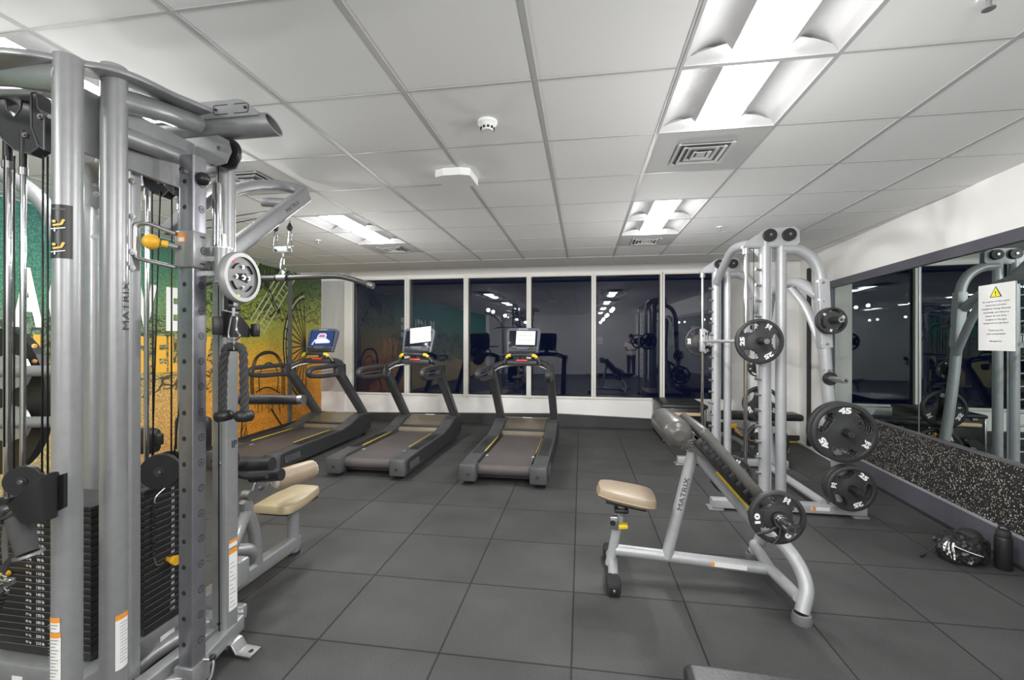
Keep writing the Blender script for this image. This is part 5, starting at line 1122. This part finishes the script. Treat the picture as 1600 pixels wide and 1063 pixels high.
# cup holders
def cup(c, r, h, dirv, nm, lab):
    b = MB(); c = Vector(c); n = 28; d = Vector(dirv).normalized(); ro = []; ri = []; bo = []; bi = []
    for j in range(n):
        a = 2 * math.pi * j / n; q = Vector((math.cos(a), math.sin(a), 0)); lift = q.dot(d)
        top = h * (1.0 - .55 * max(0, lift) - .15 * lift); ro.append(c + q * r + Z * top); ri.append(c + q * (r - .005) + Z * top); bo.append(c + q * r * .92); bi.append(c + q * (r * .92 - .005) + Z * .005)
    vs = bo + ro + ri + bi; fs = []
    for j in range(n):
        k = (j + 1) % n
        for a in range(3): fs.append((a * n + j, a * n + k, (a + 1) * n + k, (a + 1) * n + j))
    fs += [tuple(range(n)), tuple(range(3 * n, 4 * n))]; b.add(vs, fs, BLACK, True); b.box(c - d * (r + .012) + Z * h * .5, (.04, .04, h * .8), BLACK, rot=Matrix.Rotation(math.atan2(d.y, d.x), 3, 'Z'), bev=.004)
    b.bolt(c - d * (r - .006) + Z * h * .85, d, .008); return part(b, nm, cm, lab)
cq = at(64, 812, 1.30); crt = Vector((CS, SN, 0)); b = MB(); n = 32; bo = []; ro = []; ri = []; bi = []
for j in range(n):
    a = 2 * math.pi * j / n; q = Vector((math.cos(a), math.sin(a), 0)); top = .034 + .100 * (.5 + .5 * q.dot(crt)); q = q - crt * min(0, q.dot(crt)) * -.35
    bo.append(cq + q * .036); ro.append(cq + q * .047 + Z * top - crt * .012); ri.append(cq + q * .043 + Z * top - crt * .012); bi.append(cq + q * .033 + Z * .004)
vs = bo + ro + ri + bi; fs = [(a * n + j, a * n + (j + 1) % n, (a + 1) * n + (j + 1) % n, (a + 1) * n + j) for j in range(n) for a in range(3)] + [tuple(range(n)), tuple(range(3 * n, 4 * n))]
b.add(vs, fs, BLACK, True); P = [at(x, y, 1.33) for x, y in ((66, 752), (103, 741), (103, 794), (74, 810))]; b.prism([((p - P[0]).dot(crt), p.z - P[0].z) for p in P], P[0], crt, Z, .012, BLACK); b.bolt(at(77, 748, 1.30), Vector((.5, -.86, 0)), .008); part(b, 'cup_holder', cm, 'black slanted cup holder')
cup(at(369, 528, 2.02), .058, .10, (.6, .75, 0), 'cup_holder', 'black round cup holder')
b = MB(); b.box(at(399, 517, 2.05), (.03, .03, .06), BLACK, bev=.006); part(b, 'cup_bracket', cm)
# neighbouring station at the left edge: black round cover with silver cross tubes
b = MB(); q = at(8, 628, 2.55); b.prism([(.36 * math.cos(R(a)) * .72, .41 * math.sin(R(a))) for a in range(0, 360, 10)], q, Vector((CS, SN, 0)), Z, .05, BLACK); 
for py in (566, 655, 482 + 60): b.bolt(at(55, py, 2.5), Vector((.5, -.8, 0)), .012, mat('brass', (.6, .35, .12), .3, .9))
part(b, 'round_cover', cm)
for py in (583, 663):
    b = MB(); b.tube([at(-60, py, 2.42), at(139, py - 3, 2.42)], .030, SILVER, n=20); b.tube([at(139, py - 3, 2.42), at(146, py - 3, 2.42)], .036, SILVER, n=6, scales=[1, .5]); b.cyl(at(20, py, 2.45), at(20, py, 2.45) + Vector((.3, -.9, 0)) * .03, .10, SILVER, n=8); part(b, 'cross_tube', cm)
b = MB(); b.b2((-2.30, 2.22, .82), (-2.10, 2.30, 1.02), BLACK, bev=.03); q = at(228, 690, 2.7); b.box(q, (.14, .10, .15), BLACK, bev=.03); b.box(at(247, 688, 2.7), (.04, .05, .07), BLACK, bev=.01); part(b, 'rear_holder', cm)
b = MB(); b.rtube([Vector((-1.69, 1.29, .10)), Vector((-1.69, 2.02, .10))], .06, .07, SILVER); b.rtube([Vector((-2.42, 1.92, .10)), Vector((-1.69, 1.92, .10))], .06, .07, SILVER); part(b, 'base_frame', cm)
b = MB(); b.rtube([Vector((-2.42, 1.92, 2.2)), Vector((-1.66, 1.85, 2.25))], .05, .06, SILVER); b.rtube([Vector((-2.12, 2.02, 2.02)), Vector((-1.66, 1.87, 2.18))], .05, .06, SILVER); part(b, 'top_frame', cm)
world_origin()

# ---- attachments hanging on it
def carabiner(b, top, h, w, m=CHROME, d=Vector((CS, SN, 0))):
    pts = [top + Z * 0, top + d * w * .5 - Z * h * .12, top + d * w * .42 - Z * h * .6, top + d * w * .9 - Z * h * .85, top - Z * h, top - d * w * .7 - Z * h * .85, top - d * w * .3 - Z * h * .15]
    b.tube(curve(pts + [pts[0]], 5), .0042, m, n=8)
rope = thing('tricep_rope', at(365, 540, 1.90), 'black twisted rope attachment hanging from the swivel pulley by a carabiner', 'rope attachment')
b = MB(); carabiner(b, at(365, 493, 1.88), .105, .030); b.tube([at(365, 482, 1.88), at(365, 495, 1.88)], .006, STEEL, n=8); part(b, 'carabiner', rope, 'chrome carabiner')
b = MB(); b.tube([at(366, 528, 1.88), at(366, 548, 1.88)], .004, STEEL, n=8); b.tube([at(358, 546, 1.89), at(376, 546, 1.89)], .011, BLACK, n=10); part(b, 'rope_shackle', rope)
def twisted(path, r, nm):
    P = curve(path, 14); b = MB(); x = None
    for s_ in range(3):
        pts = []
        for i, p in enumerate(P):
            t = (P[min(i + 1, len(P) - 1)] - P[max(i - 1, 0)]).normalized(); xa = t.cross(Y + X * .3).normalized(); ya = t.cross(xa); a = i * .42 + s_ * 2.094
            pts.append(p + (xa * math.cos(a) + ya * math.sin(a)) * r * .52)
        b.tube(pts, r * .62, ROPE, n=7)
    return part(b, nm, rope)
twisted([at(364, 541, 1.89), at(353, 547, 1.89), at(349, 580, 1.90), at(348, 615, 1.90), at(348, 644, 1.90)], .0155, 'rope_strand')
twisted([at(368, 541, 1.89), at(379, 548, 1.89), at(381, 580, 1.88), at(382, 615, 1.88), at(382, 644, 1.88)], .0155, 'rope_strand')
for px, D, tl in ((349, 1.90, .18), (382, 1.88, 0)):
    q = at(px, 643, D); ax = Vector((tl, 0, -1)).normalized(); b = MB(); b.lathe([(0, 0), (.030, 0), (.038, .012), (.038, .030), (.030, .042), (0, .046)], BLACK, org=q, axis=ax, n=24); part(b, 'rope_end', rope, 'black rubber end stop')
world_origin()
bc = Vector((-1.95, 2.685, 1.862))
lb = thing('lat_bar', bc, 'long grey lat pulldown bar with bent ends hanging under the lat arm', 'pulldown bar')
pth = [bc + Vector((-.62, 0, -.035)), bc + Vector((-.44, 0, .006)), bc, bc + Vector((.40, 0, .006)), bc + Vector((.52, 0, -.025)), bc + Vector((.60, .0, -.055))]
b = MB(); b.tube(fillet(pth, .10), .0175, mat('worn_dark_steel', (.13, .13, .13), .35, .6), n=18); part(b, 'bar', lb)
b = MB(); b.tube([pth[-1], pth[-1] + Vector((.035, 0, -.010))], .020, STEEL, n=18); b.tube([pth[0], pth[0] + Vector((-.035, 0, -.01))], .020, STEEL, n=18); part(b, 'bar_end', lb)
b = MB(); b.cyl(bc - X * .035, bc + X * .035, .024, STEEL); b.cyl(bc + X * .035, bc + X * .042, .028, BLACK); b.cyl(bc - X * .042, bc - X * .035, .028, BLACK); b.tube([bc + Z * .015, bc + Z * .05], .010, STEEL, n=10); part(b, 'bar_swivel', lb, 'bright centre swivel')
b = MB(); top = bc + Z * .185; b.box(top, (.135, .008, .045), STEEL, bev=.003); b.bolt(top + Vector((-.05, -.004, 0)), -Y, .010); b.bolt(top + Vector((.05, -.004, 0)), -Y, .010)
b.tube(curve([top + Z * -.022, top + Vector((0, 0, -.035)), top + Vector((0, .0, -.05))], 3), .007, STEEL, n=8); carabiner(b, top + Z * -.045, .095, .020); part(b, 'hanger_plate', lb, 'white metal hanger plate with chain link')
for sx in (-1, 1):
    b = MB(); q = top + Vector((sx * .052, 0, .125)); carabiner(b, q, .12, .022); b.lathe([(0, 0), (.016, .004), (.020, .022), (.012, .034), (.005, .05)], BLACK, org=q + Z * .0, axis=Z, n=14); b.tube([q + Z * .04, Vector((LX - .03 + sx * .03, 2.69, 2.24))], .003, CABLE, n=6); part(b, 'carabiner', lb, 'carabiner with black ball stop')
world_origin()
hd = thing('grip_strap', at(20, 850, 1.32), 'grey foam grip with strap and buckle hanging at the left edge', 'cable grip')
b = MB(); b.tube([at(24, 806, 1.32), at(36, 836, 1.30), at(44, 866, 1.29)], .026, ROPE, n=18, scales=[.95, 1.05, .95]); part(b, 'foam_grip', hd, 'worn grey foam grip')
b = MB(); b.tube([at(46, 870, 1.29), at(45, 866, 1.29)], .034, STEEL, n=18); b.tube([at(22, 803, 1.32), at(24, 807, 1.32)], .032, BLACKM, n=18); part(b, 'grip_ring', hd)
b = MB(); b.rtube(curve([at(46, 868, 1.30), at(30, 872, 1.34), at(14, 880, 1.36), at(4, 896, 1.36)], 5), .022, .004, BLACKM, up=Y, rad=.0015); b.rtube(curve([at(22, 803, 1.33), at(12, 815, 1.36), at(8, 850, 1.37), at(10, 885, 1.37)], 5), .022, .004, GREYPAD, up=Y, rad=.0015); part(b, 'strap', hd)
b = MB(); b.box(at(6, 806, 1.38), (.05, .04, .05), BLACK, bev=.01); b.box(at(10, 910, 1.38), (.05, .02, .02), CHROME, bev=.004); b.box(at(2, 918, 1.38), (.03, .03, .03), CHROME, bev=.004); carabiner(b, at(4, 900, 1.38), .06, .02); part(b, 'strap_buckle', hd, 'steel strap buckle')
b = MB(); pts = [at(6 + 5 * math.cos(k * 1.3) * 0 + 3 * math.sin(k), 925 + k * 3, 1.40 + .01 * math.cos(k * 1.2)) for k in range(10)]
b.tube([at(10 - k * 1.2, 922 + k * 3.2, 1.38 + .006 * (k % 2)) for k in range(12)], .009, BLACKM, n=8); part(b, 'braided_tail', hd)
world_origin()
# ------------------------------------------------------------------ things along the back and right
# black storage box under the windows
t = thing('plyometric_box', (1.42, 7.2, 0), 'black lidded box standing under the windows left of the smith machine', 'box')
bx0, bx1, by0, by1, bz = 1.13, 1.72, 6.70, 7.60, .50
b = MB(); b.b2((bx0, by0, 0), (bx1, by1, bz), BLACK, bev=.012); part(b, 'box_body', t)
b = MB(); b.b2((bx0 - .015, by0 - .02, bz), (bx1 + .02, by1, bz + .045), BLACKPAD, bev=.014); part(b, 'padded_lid', t)
b = MB()
for x_ in (bx0 + .004, bx1 - .02): b.box((x_, by0 - .004, .25), (.02, .01, .46), STEEL, bev=.002)
b.box((bx0 + .12, by0 - .02, bz - .01), (.05, .02, .02), STEEL); part(b, 'corner_strip', t, 'steel corner strips')
b = MB(); b.b2((bx0 + .07, by0 - .07, .40), (bx1 - .06, by0 - .005, .445), WOOD, bev=.012); part(b, 'pale_rail', t, 'pale wooden rail on the box front')
for k in range(2): b = MB(); b.cyl((1.35 + .14 * k, by0 - .03, .13), (1.35 + .14 * k, by0 - .16, .13), .13, BLACKM, n=24); b.cyl((1.35 + .14 * k, by0 - .16, .13), (1.35 + .14 * k, by0 - .17, .13), .04, STEEL, n=12); part(b, 'end_roller', t)
world_origin()
# bench with long black pad and yellow lever behind the smith machine
t = thing('exercise_bench', (2.2, 6.35, 0), 'long black exercise bench with yellow lever behind the smith machine uprights', 'bench')
b = MB(); b.box((2.22, 6.30, .485), (1.05, .30, .085), BLACKPAD, bev=.03, seg=3); part(b, 'bench_pad', t)
b = MB(); b.tube(curve([(1.72, 6.25, .25), (1.90, 6.25, .20), (2.05, 6.25, .12), (2.10, 6.25, .03)], 6), .035, SILVER, n=16); b.tube([(1.68, 6.25, .0), (1.72, 6.25, .44)], .035, SILVER, n=16); part(b, 'front_frame', t)
b = MB(); b.rtube([(2.05, 6.3, .05), (2.62, 6.3, .05)], .06, .07, SILVER); b.rtube([(2.50, 6.3, .05), (2.50, 6.3, .44)], .06, .07, SILVER); b.b2((2.15, 6.28, .40), (2.45, 6.32, .445), STEEL); part(b, 'rear_frame', t)
b = MB(); b.rtube([(1.78, 6.14, .42), (2.16, 6.14, .27)], .02, .05, STEEL, up=Y); o = part(b, 'adjuster_plate', t)
b = MB(); b.box((1.90, 6.12, .375), (.07, .03, .06), YELLOW, bev=.012); b.tube([(1.91, 6.115, .35), (1.99, 6.115, .25)], .009, YELLOW, n=8); sub(b, 'lever', o, 'yellow lever')
b = MB(); b.tube([(1.72, 6.25, .24), (1.72, 6.10, .24)], .03, CHROME, n=16); b.sphere((1.62, 6.18, .30), .045, BLACK); part(b, 'front_roller', t)
world_origin()
# flat bench whose end pokes into the bottom of the frame
t = thing('flat_bench', (.95, 1.28, 0), 'flat black bench pad cut off by the bottom edge of the frame', 'bench')
b = MB(); b.box((.95, 1.30, .425), (1.30, .30, .065), BLACKPAD, rot=Matrix.Rotation(R(-2.5), 3, 'Z'), bev=.028, seg=4); part(b, 'bench_pad', t)
b = MB(); b.box((.95, 1.30, .375), (1.18, .20, .03), BLACKM, rot=Matrix.Rotation(R(-2.5), 3, 'Z')); b.rtube([(.45, 1.30, .30), (1.45, 1.26, .30)], .06, .08, SILVER); part(b, 'pad_frame', t)
for x_ in (.50, 1.40):
    b = MB(); b.rtube([(x_, 1.29, .04), (x_, 1.29, .36)], .06, .06, SILVER); b.rtube([(x_, 1.06, .03), (x_, 1.52, .03)], .06, .06, SILVER); part(b, 'leg', t)
world_origin()
# gym bag with white stripes
bc = Vector((2.462, 3.40, 0)); t = thing('gym_bag', bc, 'crumpled black drawstring gym bag with three white stripes on the floor', 'bag')
b = MB(); bm = bmesh.new(); bmesh.ops.create_icosphere(bm, subdivisions=5, radius=1.0); vs = []
dW = Vector((RWS, 1, 0)).normalized()
for v in bm.verts:
    c = v.co; n1 = noise.noise(c * 1.6 + Vector((3, 1, 2))) ; n2 = abs(noise.noise(c * 3.4)) ; n3 = noise.noise(c * 8)
    r = 1 + .24 * n1 - .26 * n2 + .05 * n3
    x, y, z = c.x * .135 * r, c.y * .115 * r, c.z * .115 * r * (1 + .30 * max(0, c.x))
    z = max(z + .092, .003); vs.append(bc + Vector((x, y, z)))
b.add(vs, [tuple(v.index for v in f.verts) for f in bm.faces], mat('bag_nylon', (.020, .020, .022), .34, bump=(35, .6)), True); bm.free(); part(b, 'bag_body', t)
def on_bag(az, el, k=1.02):
    c = Vector((math.cos(R(el)) * math.cos(R(az)), math.cos(R(el)) * math.sin(R(az)), math.sin(R(el)))); n1 = noise.noise(c * 1.6 + Vector((3, 1, 2))); n2 = abs(noise.noise(c * 3.4)); n3 = noise.noise(c * 8); r = (1 + .24 * n1 - .26 * n2 + .05 * n3) * k
    return bc + Vector((c.x * .135 * r, c.y * .115 * r, c.z * .115 * r * (1 + .30 * max(0, c.x)) + .092))
b = MB()
for a0 in (203, 212, 221):
    for e in range(-32, 28, 6):
        b.add([on_bag(a0, e), on_bag(a0 + 4.5, e), on_bag(a0 + 4.5, e + 6), on_bag(a0, e + 6)], [(0, 1, 2, 3)], WHITE, True)
for k in range(3):
    a0 = 251 + 7 * k; b.add([on_bag(a0, -40, 1.03), on_bag(a0 + 5, -40, 1.03), on_bag(a0 + 5, -33 + 6 * k, 1.03), on_bag(a0, -31 + 6 * k, 1.03)], [(0, 1, 2, 3)], WHITE)
for e in (20,): b.tube([on_bag(a, e + (a - 225) * -.35, 1.01) for a in range(222, 300, 6)], .003, WHITE, n=6)
part(b, 'white_stripes', t, 'three white stripes and small mark')
b = MB(); b.tube(curve([bc + Vector((-.12, .02, .10)), bc + Vector((-.18, .0, .06)), bc + Vector((-.22, .02, .01)), bc + Vector((-.17, .05, .012))], 5), .006, BLACKM, n=8)
b.tube(curve([bc + Vector((.0, .0, .20)), bc + Vector((.06, -.05, .17)), bc + Vector((.13, -.03, .15)), bc + Vector((.16, .0, .08))], 5), .012, BLACKM, n=8); b.sphere(bc + Vector((.06, .02, .175)), .055, BLACKM, sx=1.3, sz=.7, n=3); part(b, 'cord', t)
world_origin()
q = Vector((2.655, 3.335, 0)); t = thing('water_bottle', q, 'tall matte black water bottle standing beside the gym bag', 'bottle')
b = MB(); b.lathe([(0, 0), (.038, .0), (.043, .006), (.043, .195), (.040, .205), (0, .205)], BLACK, org=q, n=32); part(b, 'flask', t)
b = MB(); b.lathe([(.034, .205), (.036, .208), (.036, .238), (.030, .248), (0, .25)], BLACKM, org=q, n=28); b.tube(fillet([q + Vector((-.03, 0, .235)), q + Vector((-.028, 0, .275)), q + Vector((.028, 0, .275)), q + Vector((.03, 0, .235))], .02), .006, BLACKM, n=8); part(b, 'lid', t)
world_origin()
# printed notice on the mirror
ya, yb_ = y_at(1527, 2.80), y_at(1585, 2.78); yc = (ya + yb_) / 2; wdt = abs(ya - yb_); dw = Vector((-RWS, -1, 0)).normalized()
z0, z1 = z_at(547, rw(yc).x, yc), z_at(442, rw(yc).x, yc); cen = rw(yc, .020, (z0 + z1) / 2); h = z1 - z0
t = thing('wall_notice', cen, 'white printed notice with yellow warning triangle fixed to the mirror', 'notice')
b = MB(); rwbox(b, yb_, ya, z0, z1, .004, WHITEL, t0=.0135); part(b, 'notice_sheet', t)
fr = rw(yc, .0185, 0) 
def np_(u, v): return Vector((fr.x, fr.y, 0)) + dw * (u * wdt) + Z * (z0 + v * h)
off = Vector((-.001, 0, 0))
b = MB(); b.add([np_(-.17, .80), np_(.17, .80), np_(0, .965)], [(0, 1, 2)], BLACK); b.add([np_(-.135, .808) + off, np_(.135, .808) + off, np_(0, .945) + off], [(0, 1, 2)], LEMON); b.text('!', np_(0, .855) + off * 2, dw, Z, h * .075, BLACK, bold=.02); part(b, 'warning_triangle', t, 'yellow warning triangle')
b = MB()
lines = ['In respect of the quiet', 'enjoyment of other', 'residents living directly', 'we kindly ask that you', 'please do not drop', 'weights or the gym', 'equipment on the floor', None, 'Thank you for', 'your cooperation', None, 'Management']
for k, l in enumerate(lines):
    if l: b.text(l, np_(0, .735 - .054 * k), dw, Z, h * .028, DARKPRINT, bold=.012, width=wdt * (.031 * len(l) + .02))
part(b, 'printed_text', t, 'dark printed text')
world_origin()
# small notice on the rear wall, seen in the window glass
q = Vector((.62, YREAR + .006, 1.48)); t = thing('rear_notice', q, 'small white notice on the grey wall behind the camera, seen reflected in a window', 'notice')
b = MB(); b.b2(q - Vector((.22, .002, .15)), q + Vector((.22, .002, .15)), WHITEL); part(b, 'notice_sheet', t)
b = MB()
for k in range(3): b.b2(q + Vector((-.17, .003, .08 - .08 * k)), q + Vector((.15, .004, .10 - .08 * k)), GREYPRINT)
part(b, 'printed_bars', t)
world_origin()

# ------------------------------------------------------------------ the person seen reflected in the window glass
def skin_obj(nm, verts, edges, radii, m, parent, root=0, lvl=2):
    me = bpy.data.meshes.new(nm); me.from_pydata([tuple(Vector(v) - ORG) for v in verts], edges, []); o = bpy.data.objects.new(nm, me); COL.objects.link(o)
    o.modifiers.new('skin', 'SKIN'); o.modifiers.new('sub', 'SUBSURF').levels = lvl; o.modifiers['sub'].render_levels = lvl
    sv = me.skin_vertices[0].data
    for i, r in enumerate(radii): sv[i].radius = r if isinstance(r, tuple) else (r, r); sv[i].use_root = (i == root)
    me.materials.append(m); o.modifiers['skin'].use_smooth_shade = True
    if parent is not None: o.parent = parent
    return o
pr = Vector((1.95, -3.30, 0)); t = thing('person', pr, 'person in white shirt and dark trousers standing by the rear wall, reflected in the window', 'person')
SKIN = mat('skin', (.32, .19, .13), .55); SHIRT = mat('white_shirt', (.80, .80, .80), .8); TROU = mat('dark_trousers', (.03, .03, .035), .8); HAIR = mat('dark_hair', (.02, .015, .012), .7)
def V(x, y, z): return pr + Vector((x, y, z))
body = [V(0, 0, .93), V(0, 0, 1.08), V(0, .01, 1.24), V(0, .0, 1.39), V(0, .0, 1.46), V(0, .015, 1.52), V(0, .02, 1.60), V(0, .02, 1.68),
        V(-.18, 0, 1.38), V(-.23, .05, 1.13), V(-.13, .22, 1.08), V(-.07, .26, 1.08), V(.18, 0, 1.38), V(.23, .05, 1.13), V(.13, .22, 1.10), V(.06, .27, 1.10),
        V(-.09, 0, .88), V(-.10, .02, .50), V(-.10, -.01, .10), V(-.10, .0, .05), V(-.10, .13, .035), V(.09, 0, .88), V(.10, .02, .50), V(.10, -.01, .10), V(.10, 0, .05), V(.10, .13, .035)]
be = [(0, 1), (1, 2), (2, 3), (3, 4), (4, 5), (5, 6), (6, 7), (3, 8), (8, 9), (9, 10), (10, 11), (3, 12), (12, 13), (13, 14), (14, 15), (0, 16), (16, 17), (17, 18), (18, 19), (19, 20), (0, 21), (21, 22), (22, 23), (23, 24), (24, 25)]
br = [(.15, .11), (.135, .10), (.15, .11), (.15, .10), .062, .055, (.075, .09), (.06, .075), .055, .042, .030, (.038, .018), .055, .042, .030, (.038, .018), .085, .06, .042, .042, .032, .085, .06, .042, .042, .032]
skin_obj('body', body, be, br, SKIN, t)
shirt = [V(0, 0, .86), V(0, 0, 1.0), V(0, .01, 1.22), V(0, 0, 1.40), V(-.19, 0, 1.38), V(-.225, .03, 1.20), V(.19, 0, 1.38), V(.225, .03, 1.20)]
skin_obj('shirt', shirt, [(0, 1), (1, 2), (2, 3), (3, 4), (4, 5), (3, 6), (6, 7)], [(.19, .14), (.18, .135), (.18, .13), (.155, .115), .075, .072, .075, .072], SHIRT, t)
for s_ in (-1, 1): skin_obj('trouser_leg', [V(s_ * .085, 0, .92), V(s_ * .10, .02, .50), V(s_ * .10, -.01, .09)], [(0, 1), (1, 2)], [.105, .078, .062], TROU, t)
b = MB(); b.sphere(V(0, .0, 1.665), .098, HAIR, sy=1.12, sz=1.05, n=3); part(b, 'hair', t)
b = MB()
for s_ in (-1, 1): b.sphere(V(s_ * .033, .108, 1.625), .010, BLACKM); b.sphere(V(s_ * .092, .02, 1.60), .018, SKIN, sx=.5)
b.sphere(V(0, .118, 1.595), .014, SKIN, sz=1.5); b.sphere(V(0, .108, 1.56), .016, mat('lips', (.30, .12, .10), .5), sx=1.3, sz=.4); part(b, 'face', t)
for s_ in (-1, 1):      # hands held together in front, fingers curled
    b = MB(); hb = V(s_ * .07, .265, 1.09)
    for k in range(4): q = hb + Vector((-s_ * .035, .012, .024 - .016 * k)); L = (.05, .058, .054, .042)[k]; b.tube(fillet([q, q + Vector((-s_ * L * .5, .012, 0)), q + Vector((-s_ * L * .8, -.012, -.004))], .01), .0085, SKIN, n=8, scales=None)
    b.tube([hb + Vector((0, .0, .03)), hb + Vector((-s_ * .02, .012, .05)), hb + Vector((-s_ * .04, .015, .06))], .009, SKIN, n=8); part(b, 'hand', t)
    b = MB(); b.box(V(s_ * .10, .05, .045), (.095, .27, .075), WHITE, bev=.03, seg=3); part(b, 'shoe', t)
world_origin()
